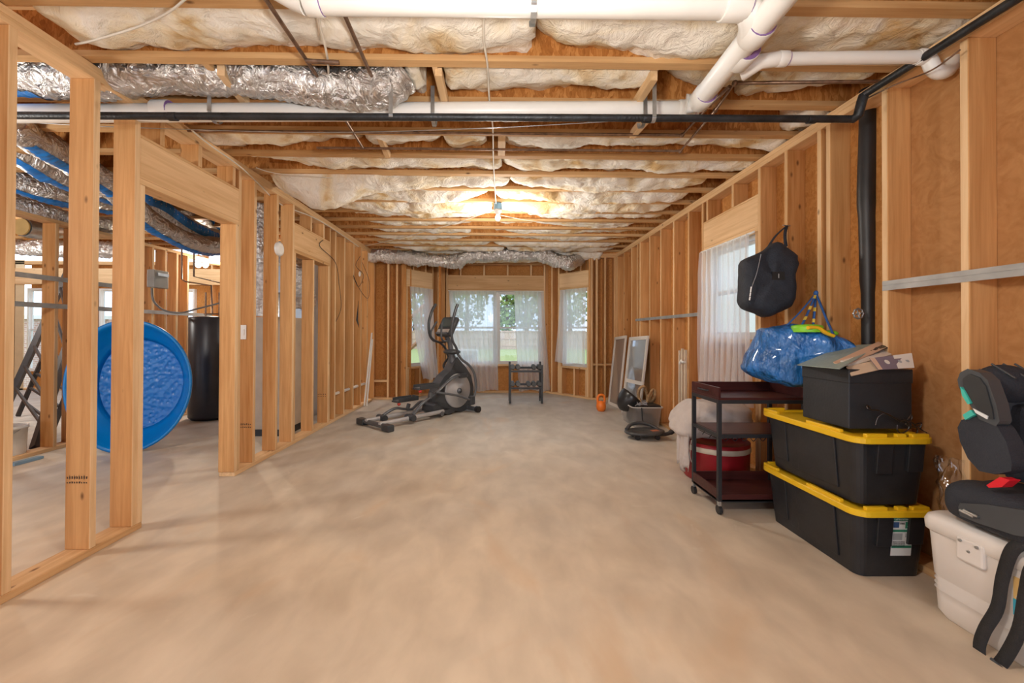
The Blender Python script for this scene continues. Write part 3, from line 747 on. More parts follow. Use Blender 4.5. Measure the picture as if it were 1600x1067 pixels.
# two-inch branch and trap
yq = 2.08
pts = [P(1214, 92, Y=yq), P(1440, 89, Y=yq)]
t = pipe('drain_pipe', pts, .031, PVC, 'slim white drain pipe with a trap at the right wall')
tr = [P(*q, Y=yq) for q in ((1432, 89), (1446, 89), (1453, 96), (1458, 107), (1468, 113), (1480, 111), (1487, 101), (1489, 86), (1490, 60), (1490, 20))]
M().tube(spline(tr, 4), .034, 14).build('trap', PVC, t, smooth=True)
collar(t, P(1222, 92, Y=yq), (1, 0, 0), .038, .05); collar(t, P(1441, 89, Y=yq), (1, 0, 0), .038, .04)
# black iron gas pipe
gz = P(1332, 186, Y=2.45)
t = pipe('gas_pipe', [P(-40, 180, Y=2.45), gz], .0215, BLACKP, 'black iron pipe crossing the whole ceiling')
g1 = P(1350, 148, X=2.20); g2 = P(1625, -25, X=2.20)
M().tube([gz, P(1341, 180, X=2.17), P(1346, 160, X=2.19), g1], .026, 12).build('elbow', BLACKP, t, smooth=True)
M().tube([g1, g2], .0205, 12).build('pipe_run', BLACKP, t, smooth=True)
for px in (270, 1010, 1268):
    q = P(px, 181 + (px - 20) * .0045, Y=2.45); collar(t, q, (1, 0, 0), .0245, .05, BLACKP, 'coupling', False)
# thick black hose down the right wall
hp = [P(1357, 140, Y=2.60), P(1357, 200, Y=2.60), P(1354, 300, Y=2.6), P(1356, 400, Y=2.6), P(1357, 520, Y=2.6)]; hp.append(V((hp[-1].x, hp[-1].y, .03)))
t = thing('standpipe', 'thick black vertical pipe running down the right stud bay', 'pipe', tuple(hp[-1]))
M().tube(spline(hp, 5), [.049] * 12 + [.044] * 6 + [.037] * 8, 16).build('pipe_run', RUBBER, t, smooth=True)
# hose bibb wheel
c = P(1341, 490, Y=2.5); t = thing('tap', 'small round galvanised tap wheel beside the black vertical pipe', 'tap', tuple(c))
ring = M(); ring.tube([c + V((.030 * cos(q) * (1 + .08 * cos(8 * q)), .0, .030 * sin(q) * (1 + .08 * cos(8 * q)))) for q in [i * pi / 16 for i in range(32)]], .005, 6, closed=True)
for q in range(4): ring.tube([c, c + V((.03 * cos(q * pi / 2 + .3), 0, .03 * sin(q * pi / 2 + .3)))], .004, 6)
ring.build('handwheel', GALV, t, smooth=True)
M().tube([c, c + V((.05, .06, 0))], .011, 8).build('stem', COPPER, t, smooth=True)
# copper lines
ZC = 2.755
def copper(pts, label, r=.0105):
    t = thing('copper_pipe', label, 'pipe', tuple(pts[0])); M().tube(pts, r, 8).build('pipe_run', COPPER, t, smooth=True)
    for q in pts[1:-1]: M().ell(q, (r * 1.7,) * 3, 8).build('elbow', COPPER, t, smooth=True)
copper([P(408, -12, Z=ZC), P(523, 160, Z=ZC), P(567, 231, Z=ZC)], 'longer slanting copper pipe left of the foil duct, going away from the camera')
copper([P(526, -5, Z=ZC), P(602, 168, Z=ZC)], 'shorter slanting copper pipe crossing the foil duct')
copper([P(495, 231, Z=ZC), P(1063, 236, Z=ZC), P(1118, 172, Z=ZC), P(1148, 130, Z=ZC), P(1392, 127, Z=ZC)], 'thin copper pipe along the ceiling that turns up to the right wall')
copper([P(290, 204, Z=ZC), P(1066, 211, Z=ZC), P(1108, 165, Z=ZC), P(1140, 135, Z=ZC)], 'thin copper pipe just beyond the black gas pipe')
copper([P(478, 95, Z=ZC - .02), P(530, 98, Z=ZC - .02)], 'short copper branch with a shut-off under the second joist', .012)
copper([P(548, 125, Z=ZC - .02), P(590, 131, Z=ZC - .02)], 'short copper stub lying across the foil duct', .012)
def cable(pts, label, m=WIREW, r=.006, k=6, n=6, nm='cable'):
    o = M().tube(spline(pts, k), r, n).build(nm, m, smooth=True); tag(o, label, 'cable'); return o
Q = lambda L_, Z=2.765: [P(a, b, Z=Z) for a, b in L_]
cable(Q([(495, -10), (500, 40), (508, 72), (513, 105), (513, 150)]), 'white cable hanging over the foil duct')
cable(Q([(757, -8), (756, 60), (762, 105), (765, 160)]) + Q([(770, 200), (771, 250), (773, 290), (775, 318)], 2.755), 'white cable running down the ceiling to the bare bulb')
cable(Q([(290, -2), (262, 20), (215, 42), (150, 62), (118, 69)]), 'white cable crossing the first joist bay at top left')
cable(Q([(300, 204), (330, 228), (375, 260), (405, 288), (440, 320), (500, 345), (560, 385)], 2.69), 'white cable following the left top plate')
cable(Q([(400, 262), (440, 272), (560, 282), (680, 300)], 2.75), 'thin pale cable under the left half of the ceiling', r=.004)
cable(Q([(772, 328), (700, 352), (600, 378), (560, 386)], 2.77), 'pale cable from the bulb to the far left corner', r=.005)
cable(Q([(782, 336), (830, 345), (900, 352), (960, 350)], 2.77), 'pale cable from the bulb towards the right wall', r=.004)
cable([P(1500, 78, X=2.20), P(1455, 110, X=2.20), P(1400, 132, X=2.21), P(1352, 155, X=2.22)], 'thin reddish wire below the gas pipe on the right wall', COPPER, .004)
cable(Q([(22, 190), (200, 199), (500, 207), (760, 200), (950, 190)], 2.62), 'very thin grey wire strung under the black gas pipe', GALV, .0025)

# bare bulb on its ceiling box
BUL = mat('lit_bulb', (1, .97, .9), .4, emit=14, emcol=(1, .96, .88))
BBOX = mat('blue_plastic_box', (.13, .25, .36), .5)
c = P(778, 325, Z=2.72)
t = thing('ceiling_bulb', 'lit bare bulb in a porcelain holder under a blue box in mid ceiling', 'lamp', tuple(c))
M().lathe([(.0, .05), (.05, .05), (.052, -.02), (.045, -.022)], 8, c).build('junction_box', BBOX, t)
M().lathe([(.045, -.02), (.05, -.03), (.04, -.045), (.024, -.075), (.022, -.08)], 18, c).build('lamp_holder', WHITE, t, smooth=True)
M().ell(c + V((0, 0, -.115)), (.03, .03, .036), 16).build('bulb', BUL, t, smooth=True)

# ---------------------------------------------------------------- foil ducts
def duct(pts, r, label, blue=(), ridge=.012, cr=.05, k=10, seedv=0., name='flexible_duct', n=26, squash=1.):
    pts = spline(pts, k); N = len(pts); t = thing(name, label, 'duct', tuple(pts[0]), None)
    tot = [0.]
    for a, b in zip(pts, pts[1:]): tot.append(tot[-1] + (b - a).length)
    L = tot[-1]; ns = int(L / .016)
    def at(s):
        import bisect
        i = min(max(bisect.bisect(tot, s) - 1, 0), N - 2); f = (s - tot[i]) / max(1e-9, tot[i + 1] - tot[i]); return pts[i].lerp(pts[i + 1], f)
    def fn_(u, v, off=0, rr_=None):
        s = u * L; c = at(s); d = (at(min(L, s + .03)) - at(max(0, s - .03))).normalized()
        x = d.cross(V((0, 0, 1))); x = x.normalized() if x.length > .05 else V((1, 0, 0)); y = x.cross(d)
        a = 2 * pi * v
        q = r * (1 + ridge / r * .5 * sin(s * 2 * pi / .055 + a * .3) + cr * 2.2 * fbm(s * 7 + seedv, cos(a) * 1.4, sin(a) * 1.4, 4) + .10 * fbm(s * 1.6, seedv, 5)) + off
        return c + x * (cos(a) * q) + y * (sin(a) * q * squash)
    m_ = M()
    for i in range(ns + 1):
        for j in range(n): m_.v.append(tuple(fn_(i / ns, j / n)))
    for i in range(ns):
        for j in range(n): m_.f.append((i * n + j, i * n + (j + 1) % n, (i + 1) * n + (j + 1) % n, (i + 1) * n + j)); m_.m.append(0)
    m_.build('foil_jacket', FOIL, t, smooth=True)
    for (a0, a1, u0, u1) in blue:
        M().grid(lambda u, v: fn_(lerp(u0, u1, u), lerp(a0, a1, v), .004), max(4, int(ns * (u1 - u0))), 5).build('printed_film', BLUEP, t, smooth=True)['label'] = 'blue printed film stripe'
    return t
yd = YJ + 1.42 * S
duct([P(-120, 100, Y=2.55), P(20, 112, Y=yd), P(100, 120, Y=yd), P(200, 117, Y=yd), P(330, 112, Y=yd), P(430, 122, Y=yd), P(530, 136, Y=yd), P(595, 133, Y=yd), P(622, 112, Y=yd)], .135, 'crumpled foil duct lying across the joist bay at upper left', blue=[(.62, .78, .0, .26)], squash=.9)
yb_ = 7.55
duct([P(555, 398, Y=yb_), P(600, 400, Y=yb_), P(650, 404, Y=yb_), P(690, 408, Y=yb_), P(715, 408, Y=yb_)], .12, 'left length of crumpled foil duct under the ceiling by the bay', cr=.12)
duct([P(712, 414, Y=yb_), P(730, 402, Y=yb_), P(780, 398, Y=yb_), P(830, 398, Y=yb_), P(852, 402, Y=yb_)], .11, 'middle length of crumpled foil duct in front of the bay', cr=.14)
duct([P(842, 396, Y=yb_), P(868, 406, Y=yb_), P(888, 411, Y=yb_), P(903, 404, Y=yb_ + .3), P(908, 392, Y=yb_ + .5)], .13, 'drooping right end of foil duct by the right bay window', cr=.09)

# ---------------------------------------------------------------- the room beyond the left wall
XP = P(75, 706, Z=0).x
WP = structure('wall_partition', (XP, 0, 0), pi / 2, 'bare stud partition deep in the left room')
yp = lambda px: P(px, 600, X=XP).y
lumber(WP, 'bottom_plate', 3.4, yp(66) + .5, 0, D, 0, T, WX); lumber(WP, 'bottom_plate', yp(215), 9.2, 0, D, 0, T, WX)
lumber(WP, 'top_plate', 3.4, 9.2, 0, D, 2.42, 2.42 + T, WX)
for px in (84, 116, 212, 236, 256, 274, 291): stud(WP, yp(px), T, 2.42)
stud(WP, yp(-2), T, 2.42)
for zz, y0, y1 in ((1.80, 3.4, yp(180)), (1.51, 3.4, yp(330))):
    o = M().box(y0, y1, -.006, -.001, zz, zz + .05).build('metal_strip', STEELP); o.parent = WP
WF = structure('wall_back', (-10.8, 8.9, 0), 0, 'far wall of the left room with light windows')
CREAM = mat('cream_paint', (.72, .56, .34), .7, var=.06)
xs = [P(px, 500, Y=8.9).x + 10.8 for px in (37, 64, 150, 176, 238, 262, 270, 300)]
plates(WF, 0, 8.5, [(0, 8.5)])
for s0 in [i * .42 for i in range(20)]:
    if not any(a - .05 < s0 < b + .02 for a, b in ((xs[0], xs[1]), (xs[2], xs[3]), (xs[4], xs[7]))): stud(WF, s0)
lumber(WF, 'header', 0, 8.5, -.02, .1, 2.28, 2.62, WX)
cuts = [(xs[0], xs[1]), (xs[2], xs[3]), (xs[4], xs[5]), (xs[6], xs[7])]
prev = 0
for a, b in cuts:
    panel(WF, 'painted_panel' if a == xs[0] else 'sheathing_panel', prev, a, 0, 2.8, CREAM if a == xs[0] else OSBW, t=.0 if a == xs[0] else D)
    panel(WF, 'sheathing_panel', a, b, 2.2, 2.8, OSBW); panel(WF, 'sheathing_panel', a, b, 0, .4, OSBW); prev = b
panel(WF, 'sheathing_panel', prev, 8.5, 0, 2.8, OSBW)
for i, (a, b) in enumerate(cuts):
    window(5 + i, WF, a, b, .4, 2.2, label=['tall glass pane of the cream door in the left room', 'narrow window behind the blue pool', 'pale window behind the far studs, left one', 'pale window behind the far studs, right one'][i], frame=WHITE)
# brick outside
m2_ = m_
nb = thing('brick_house', 'brick wall seen through the glass of the far left door', 'house', (-13, 12, -.38))
BR2, nt2, n2, l2, b2 = newmat('red_brick')
bt = n2.new('ShaderNodeTexBrick'); bt.inputs['Scale'].default_value = 4.5; bt.inputs['Color1'].default_value = (.45, .25, .2, 1); bt.inputs['Color2'].default_value = (.55, .38, .33, 1); bt.inputs['Mortar'].default_value = (.75, .72, .7, 1)
t2 = n2.new('ShaderNodeTexCoord'); mp2 = n2.new('ShaderNodeMapping'); mp2.inputs['Rotation'].default_value = (pi / 2, 0, 0)
l2.new(t2.outputs['Object'], mp2.inputs[0]); l2.new(mp2.outputs[0], bt.inputs['Vector']); l2.new(bt.outputs['Color'], b2.inputs['Base Color'])
M().box(-16, -10.8, 11.5, 11.7, -.38, 1.6).build('brick_wall', BR2, nb); M().box(-16, -10.8, 11.4, 11.8, 1.6, 1.7).build('coping', WHITE, nb)
o = M().box(-11, -10.9, -2, 9.1, 0, 3.1).build('wall_far_left', OSBW); o['kind'] = 'structure'

# ducts of the left room
duct([P(-80, 130, Y=2.75), P(20, 196, Y=3.0), P(100, 245, Y=3.5), P(170, 290, Y=4.0), P(225, 338, Y=4.5), P(270, 366, Y=4.9), P(310, 382, Y=5.3), P(350, 384, Y=5.7), P(390, 380, Y=5.9)], .115, 'lowest foil duct sweeping through the left room above the pool', blue=[(.74, .86, .12, .4), (.70, .84, .45, .9)], ridge=.006)
duct([P(-60, 175, Y=3.3), P(30, 235, Y=3.6), P(100, 278, Y=4.0), P(170, 300, Y=4.4), P(235, 318, Y=4.8), P(280, 348, Y=5.2), P(320, 368, Y=5.6), P(350, 374, Y=6)], .12, 'second foil duct in the left room with blue printed film', blue=[(.72, .84, .05, .45), (.92, 1.08, .5, .9)], ridge=.006, seedv=4)
duct([P(-60, 250, Y=3.9), P(30, 285, Y=4.1), P(100, 305, Y=4.4), P(170, 318, Y=4.9), P(290, 325, Y=5.5), P(325, 352, Y=6), P(350, 366, Y=6.3)], .12, 'third foil duct in the left room beside a blue strip', blue=[(.72, .86, .0, .5), (.95, 1.12, .5, .95)], ridge=.006, seedv=8)
duct([P(-40, 300, Y=4.3), P(30, 318, Y=4.4), P(100, 342, Y=4.7), P(160, 352, Y=5.1), P(200, 350, Y=5.4)], .10, 'slimmer foil duct below the others at far left', seedv=12)
duct([P(10, 385, Y=6.4), P(75, 388, Y=6.4), P(150, 390, Y=6.4), P(235, 392, Y=6.6)], .12, 'crumpled foil duct low across the far end of the left room', cr=.12, seedv=15)
# vertical rigid duct and furnace behind the studs
t = thing('furnace', 'grey sheet metal furnace standing behind the left stud wall', 'furnace', (-3.0, 6.2, 0))
SHEET = mat('grey_sheet_metal', (.42, .45, .49), .4, .5, var=.08); BEIGE = mat('beige_panel', (.50, .42, .33), .6, var=.1)
M().box(-3.35, -2.75, 5.95, 6.6, .0, 1.75).build('cabinet', SHEET, t, bevel=.01)
M().box(-3.3, -2.8, 6.0, 6.55, 1.75, 2.6).build('plenum', SHEET, t, bevel=.005)
M().box(-3.2, -2.9, 5.94, 5.95, .3, 1.0).build('access_panel', BEIGE, t)
t = thing('air_handler', 'beige air handler cabinet behind the left studs, nearest one', 'furnace', (-2.85, 5.3, 0))
M().box(-2.98, -2.56, 5.0, 5.6, .08, 1.45).build('cabinet', BEIGE, t, bevel=.008)
M().box(-2.98, -2.56, 5.0, 5.6, .0, .08).build('base', RUBBER, t)
M().lathe([(.10, 0), (.10, .3), (.09, .32)], 20, (-2.77, 5.3, 1.45)).build('flue_collar', GALV, t, smooth=True)
duct([(-2.72, 4.8, 1.45), (-2.72, 4.8, 1.9), (-2.74, 4.8, 2.3), (-2.8, 4.85, 2.75)], .11, 'ribbed foil duct rising behind the wall studs', ridge=.01, seedv=30)
duct([(-2.72, 5.75, 1.60), (-2.72, 5.75, 1.8), (-2.78, 5.75, 2.05), (-3.0, 5.75, 2.4)], .15, 'bulging bright foil duct inside the second door frame', cr=.12, seedv=36)

# water heater
t = thing('water_heater', 'tall black cylindrical tank standing in the left room', 'tank', (0, 0, 0))
wb = P(330, 659, Z=0); wy = wb.y + .28; wx = P(300, 600, Y=wy).x + .29
t.location = (wx, wy, 0); WM[t.name] = Matrix.Translation((wx, wy, 0))
TANK = mat('dark_tank_enamel', (.035, .035, .042), .35, .2, var=.15)
M().lathe([(.0, .03), (.28, .03), (.285, .05), (.285, 1.46), (.275, 1.48), (0, 1.50)], 36, (wx, wy, 0)).build('tank_body', TANK, t, smooth=True)
M().lathe([(.25, 0), (.27, .03), (.0, .035)], 30, (wx, wy, 0)).build('base_ring', RUBBER, t)
for dx in (-.1, .1): M().tube([(wx + dx, wy, 1.49), (wx + dx, wy, 1.62), (wx + dx, wy, 1.85)], .012, 8).build('water_connection', COPPER, t, smooth=True)
M().tube([(wx - .12, wy, 1.53), (wx + .1, wy, 1.53)], .012, 6).build('valve_bar', COPPER, t)
# copper runs by the far bulb
yy = 5.6
cable([P(284, 300, Y=yy), P(284, 436, Y=yy), P(290, 440, Y=yy), P(330, 446, Y=yy), P(332, 490, Y=yy)], 'bent copper water line on the studs above the black tank', COPPER, .011, k=1, nm='copper_pipe')
cable([P(303, 300, Y=yy), P(303, 432, Y=yy), P(345, 442, Y=yy)], 'second bent copper water line nearer the lit bulb', COPPER, .011, k=1, nm='copper_pipe')
# disconnect box and its cable
c = P(241, 434, X=XP + .02)
t = thing('disconnect_box', 'small grey electrical box fixed to a stud in the left room', 'electrical box', tuple(c))
M().box(c.x, c.x + .1, c.y - .12, c.y + .12, c.z - .14, c.z + .10).build('box_body', mat('grey_box', (.33, .33, .31), .5), t, bevel=.008)
M().box(c.x + .1, c.x + .12, c.y - .08, c.y + .10, c.z + .02, c.z + .06).build('lid_lip', GALV, t)
cable([P(237, 450, Y=4.9), P(240, 470, Y=4.9), P(255, 484, Y=5), P(280, 489, Y=5.1), P(310, 482, Y=5.3), P(345, 473, Y=5.4)], 'thick grey cable looping from the electrical box to the tank', mat('grey_conduit', (.2, .19, .17), .5), .012)
c = P(36, 355, Y=4.7)
t = thing('duct_collar', 'round yellow-capped duct opening high in the left room', 'duct', tuple(c))
M().tube([c + V((-.1, .55, .12)), c + V((0, .15, 0)), c], .105, 24).build('collar', GALV, t, smooth=True); M().tube([c + V((.0, -.01, 0)), c + V((0, -.025, 0))], .095, 24).build('cap', mat('yellow_cap', (.75, .52, .2), .6), t)
# far bulbs
c = V((-4.55, 6.95, 2.40)); c = P(310, 413, Y=6.9)
for i, (px, lb) in enumerate(((310, 'left one of two lit bulbs above the black tank'), (321, 'right one of two lit bulbs above the black tank'))):
    c = P(px, 413, Y=6.9); t = thing('far_bulb', lb, 'lamp', tuple(c))
    M().ell(c, (.045, .045, .06), 14).build('bulb', BUL, t, smooth=True)
    M().lathe([(.03, .05), (.05, .12), (.05, .15), (.012, .16), (.012, 2.78 - c.z), (0, 2.81 - c.z)], 14, c).build('lamp_holder', WHITE, t, smooth=True)

# blue wading pool standing on edge
PB = mat('blue_polyethylene', (.0, .21, .62), .28, var=.08, scale=3, coat=.2)
def poolbump():
    m, nt, n, l, b = newmat('blue_scaled_plastic'); b.inputs['Base Color'].default_value = (.0, .17, .58, 1); b.inputs['Roughness'].default_value = .3
    t = n.new('ShaderNodeTexCoord'); v = n.new('ShaderNodeTexVoronoi'); v.inputs['Scale'].default_value = 24; v.feature = 'SMOOTH_F1'; l.new(t.outputs['Object'], v.inputs['Vector'])
    bp = n.new('ShaderNodeBump'); bp.inputs['Strength'].default_value = .7; bp.inputs['Distance'].default_value = .02; l.new(v.outputs['Distance'], bp.inputs['Height']); l.new(bp.outputs['Normal'], b.inputs['Normal']); return m
PBB = poolbump()
pc = P(197, 597, Y=4.36); rad = (P(294, 597, Y=4.36).x - P(101, 597, Y=4.36).x) / 2 * .84; pc.x += .05; pc.z = P(196, 500, Y=4.36).z / 2 + .004; rv = pc.z - .003
t = thing('wading_pool', 'round blue plastic wading pool standing on edge behind the studs', 'pool', (pc.x, pc.y, 0))
ax = V((.34, -1, .04)).normalized(); xx = V((1, .34, 0)).normalized(); zz = xx.cross(ax) * 1
if zz.z < 0: zz = -zz
RM = Matrix((xx, zz, ax)).transposed()
def ringpts(r, d, n=64, wob=0):
    out = []
    for i in range(n):
        a = 2 * pi * i / n; q = 1 + .012 * sin(3 * a + 1) + wob * sin(9 * a)
        out.append(V((pc.x, pc.y, pc.z)) + xx * (cos(a) * r * rad * q) + zz * (sin(a) * r * rv * q) + ax * d)
    return out
def loft(rings, m_=None):
    m_ = m_ or M(); n = len(rings[0]); vs = [p for r in rings for p in r]
    m_.add(vs, [(i * n + j, i * n + (j + 1) % n, (i + 1) * n + (j + 1) % n, (i + 1) * n + j) for i in range(len(rings) - 1) for j in range(n)]); return m_
loft([ringpts(1.0, .015), ringpts(1.0, .03), ringpts(.975, .035), ringpts(.95, .02), ringpts(.93, -.03), ringpts(.86, -.10), ringpts(.82, -.14), ringpts(.76, -.20, wob=.004), ringpts(.70, -.235)]).build('pool_wall', PB, t, smooth=True, solid=.006)
m_ = loft([ringpts(.70, -.235), ringpts(.66, -.24), ringpts(.3, -.24)]); m_.add(ringpts(.3, -.24), [tuple(range(64))]); m_.build('pool_floor', PBB, t, smooth=True)

# dark ladder-like frames, bucket and bits at far left
BLK = mat('dark_painted_wood', (.03, .025, .025), .5, var=.4)
def ladder(p0, p1, q0, q1, n, label, w=.035, th=.08):
    t = thing('stair_frame', label, 'ladder', tuple(p0))
    for a, b in ((p0, p1), (q0, q1)): M().tube([a, b], th * .6, 4).build('rail', BLK, t)
    for i in range(1, n):
        f = i / n; M().tube([p0.lerp(p1, f), q0.lerp(q1, f)], .02, 6).build('rung', BLK, t)
ladder(P(8, 640, Y=6.0), P(108, 420, Y=6.6), P(55, 700, Z=.02), P(118, 500, Y=5.8), 7, 'dark leaning ladder frame with wide rails behind the far left studs')
ladder(P(28, 650, Y=5.8), P(75, 540, Y=5.9), P(75, 690, Y=5.4), P(125, 560, Y=5.6), 5, 'shorter dark stepped frame in front of the leaning ladder', th=.05)
BUCK = mat('white_bucket_plastic', (.78, .78, .74), .45)
c = P(10, 716, Z=0); t = thing('bucket', 'white plastic bucket at far left behind the first stud', 'bucket', (c.x, c.y, 0))
M().lathe([(.0, .01), (.125, .0), (.13, .02), (.14, .29), (.148, .29), (.148, .32), (.14, .32), (.135, .31), (.12, .03), (0, .03)], 28, (c.x, c.y, 0)).build('pail', BUCK, t, smooth=True)
o = M().tube([(c.x + .145 * cos(q), c.y - .145 * sin(q) - .01, .29 - .09 * sin(q)) for q in [i * pi / 10 for i in range(11)]], .003, 5).build('handle', GALV, t)
a = P(18, 726, Z=.015); b = P(64, 714, Z=.015)
o = M().obox((a + b) / 2, ((b - a).length, .06, .025), Matrix.Rotation(math.atan2((b - a).y, (b - a).x), 3, 'Z')).build('floor_board', mat('blue_painted_board', (.2, .33, .45), .6)); tag(o, 'short board with blue paint lying on the floor by the white bucket', 'board')

# small things on the left wall
c = P(379.5, 519, Y=yl(395.6) - .004); o = M().obox(c, (.066, .008, .135)).build('light_switch', WHITE, bevel=.003)
tag(o, 'white switch plate on the door-side stud of the left wall', 'switch')
M().obox(c + V((0, -.006, 0)), (.03, .006, .06)).build('toggle', WHITE, o, bevel=.001)

c = P(434, 389, X=XL); t = thing('smoke_alarm', 'round white alarm fixed high on a left wall stud', 'alarm', tuple(c))
M().tube([c, c + V((.03, 0, 0)), c + V((.038, 0, 0))], [.07, .07, .05], 24).build('body', WHITE, t, smooth=True)
XLc = XL + .015
cable([P(505, 375, X=XLc), P(500, 385, X=XLc), P(524, 410, X=XLc), P(530, 445, X=XLc), P(533, 480, X=XLc), P(525, 502, X=XLc)], 'black wire drooping beside the second door frame', WIREB, .004)
cable([P(563, 400, X=XLc), P(556, 415, X=XLc), P(568, 430, X=XLc), P(560, 448, X=XLc), P(552, 430, X=XLc), P(562, 452, X=XLc), P(575, 466, X=XLc + .03), P(577, 440, X=XLc + .03), P(566, 410, X=XLc)], 'tangled black wires hanging in the far left corner', WIREB, .004)
c = P(562, 428, X=XLc); o = M().ell(c, (.02, .02, .045), 10).build('wire_connector', WHITE, smooth=True); tag(o, 'small white connector on the tangled corner wires', 'connector')
o = M().tube([P(560, 470, X=XL + .006), P(558, 500, X=XL + .006), P(561, 512, X=XL + .006)], [.004, .05, .004], 4, flat=.2).build('dark_flag', WIREB); tag(o, 'narrow black cloth strip hanging on a far left stud', 'cloth')
# white strips leaning in the far left corner, and pvc pipe through the studs
for i, (a, b, c_, d_, lb) in enumerate(((563, 634, 581, 520, 'left'), (567, 634, 582, 530, 'right'))):
    p, q = P(a + 6, b, Z=.01), P(c_, d_, X=XL + .06 + .02 * i)
    o = M().tube([p, q], .014, 4).build('white_strip', WHITE); tag(o, 'long thin white trim strip leaning in the far left corner, %s one' % lb, 'trim')
o = M().tube([(XL + .02 - .11, yl(520), .36), (XL - .04, yl(573), .36)], .022, 10).build('conduit', PVC, smooth=True); tag(o, 'white pipe passing through the far left studs near the floor', 'pipe')

# inked grade marks on the studs
for par_px, yy, zz, n_ in ((99, yA + S, 748, 9), (400, 0, 664, 7), (486, 0, 381, 5), (512, 0, 617, 5)):
    y = yA + S if par_px == 99 else {400: yl(395.6), 486: yl(488), 512: yl(512)}[par_px]
    p0 = P(par_px if par_px == 99 else par_px, zz, Y=y)
    m_ = M(); z0 = p0.z; r3 = random.Random(par_px)
    for row, (hh, gap) in enumerate(((.018, 0), (.012, .026))):
        for k in range(n_):
            x = XL - D + .01 + k * (.12 / n_)
            m_.add([(x, y - .0008, z0 - gap), (x + .008, y - .0008, z0 - gap), (x + .008 + r3.uniform(-.002, .002), y - .0008, z0 - gap + hh * r3.uniform(.5, 1)), (x, y - .0008, z0 - gap + hh * r3.uniform(.6, 1))], [(0, 1, 2, 3)])
            if row == 0 and k % 2: m_.add([(x + .002, y - .0009, z0 - .006), (x + .004, y - .0009, z0 - .006), (x + .004, y - .0009, z0 + .022), (x + .002, y - .0009, z0 + .022)], [(0, 1, 2, 3)])
    o = m_.build('grade_stamp', mat('stamp_ink', (.06, .035, .02), .8)); attach(o, WL)

# ---------------------------------------------------------------- curtains
CURT_ROD = WHITE
def curtain(w, tops, bots, z1, z0, folds, amp, label, off=-.035, gather=0., rod=None, top_sag=0., matx=SHEER):
    t = thing('curtain', label, 'curtain', (0, 0, 0))
    W_ = WM[w.name]
    c0 = W_ @ V(((tops[0] + tops[1]) / 2, off, z0)); t.location = c0; WM[t.name] = Matrix.Translation(c0)
    ph = tops[0] * 3
    def fn(u, v):
        f = v ** 1.3
        s = lerp(lerp(tops[0], tops[1], u), lerp(bots[0], bots[1], u), f)
        zb = z0 + .02 * sin(u * 9 + ph)
        z = lerp(z1 - top_sag * sin(pi * u), zb, v)
        y = off + amp * (.45 + .7 * v) * (sin(2 * pi * folds * u + .8 * sin(3 * v + ph)) + .35 * sin(2 * pi * folds * 2.3 * u + ph)) + .01 * fbm(u * 4, v * 4, ph)
        return W_ @ V((s, min(y, -.006), z))
    M().grid(fn, max(20, int(folds * 14)), 20).build('voile', matx, t, smooth=True)
    if rod:
        M().tube([W_ @ V((rod[0], -.02, z1 + .01)), W_ @ V((rod[1], -.02, z1 + .01))], .009, 8).build('curtain_rod', WHITE, t, smooth=True)
    return t
so = lambda i, px: s_of(WINS[i][0], 2.6, px)
curtain(WINS[0][0], (so(0, 638), so(0, 674)), (so(0, 660), so(0, 683)), 2.15, .33, 5, .022, 'sheer white curtain pulled aside on the left bay window')
curtain(WINS[1][0], (so(1, 701), so(1, 776)), (so(1, 722), so(1, 779)), 2.14, .05, 8, .022, 'sheer white curtain over the left half of the middle window', rod=(so(1, 700), so(1, 849)))
curtain(WINS[1][0], (so(1, 803), so(1, 849)), (so(1, 811), so(1, 860)), 2.14, .05, 6, .022, 'sheer white curtain over the right side of the middle window behind the dumbbell rack')
curtain(WINS[2][0], (so(2, 876), so(2, 917)), (so(2, 869), so(2, 916)), 2.14, .66, 6, .02, 'sheer white curtain covering the right bay window')
SH2 = sheer('side_sheer', (.90, .91, .95), .52)
curtain(WR, (YB - win1 - .02, YB - win0 - .0), (YB - win1 - .06, YB - win0 + .03), 2.15, .62, 9, .03, 'long sheer white curtain over the right wall window behind the cart', off=-.05, rod=(YB - win1 - .05, YB - win0 + .02), matx=SH2)

# ---------------------------------------------------------------- elliptical trainer
DK = mat('charcoal_plastic', (.05, .055, .062), .42, var=.2); DKM = mat('charcoal_steel', (.13, .14, .155), .4, .3, var=.15)
SILV = mat('silver_plastic', (.50, .50, .51), .35, .3, var=.05); RAILM = mat('brushed_rail', (.55, .56, .58), .35, .4); REDP = mat('red_knob', (.6, .05, .03), .4)
O_ = P(582, 669, Z=0); Qf = P(727, 640, Z=0)
uD = (Qf - O_).normalized(); vD = V((uD.y, -uD.x, 0)); LE = (Qf - O_).length
def E(px, py, v):
    d = ray(px, py); t = (v - (CAM - O_).dot(vD)) / d.dot(vD); return CAM + d * t
def L3(u, v, w): return O_ + uD * u + vD * v + V((0, 0, w))
et = thing('elliptical_trainer', 'charcoal elliptical trainer with silver flywheel cover in front of the bay', 'exercise machine', (O_.x, O_.y, 0))
for v in (-.16, .16):
    M().tube([L3(.0, v, .075), L3(1.10, v, .085)], .030, 8).build('guide_rail', RAILM, et, smooth=True)
M().tube([L3(.03, -.30, .055), L3(.03, .30, .055)], .035, 8).build('rear_stabiliser', DKM, et, smooth=True)
for v in (-.30, .30): M().obox(L3(.03, v, .045), (.10, .16, .085), Matrix.Rotation(math.atan2(uD.y, uD.x), 3, 'Z')).build('end_cap', DK, et, bevel=.015)
M().tube([L3(1.05, -.2, .06), L3(1.05, .2, .06)], .035, 8).build('centre_brace', DKM, et, smooth=True)
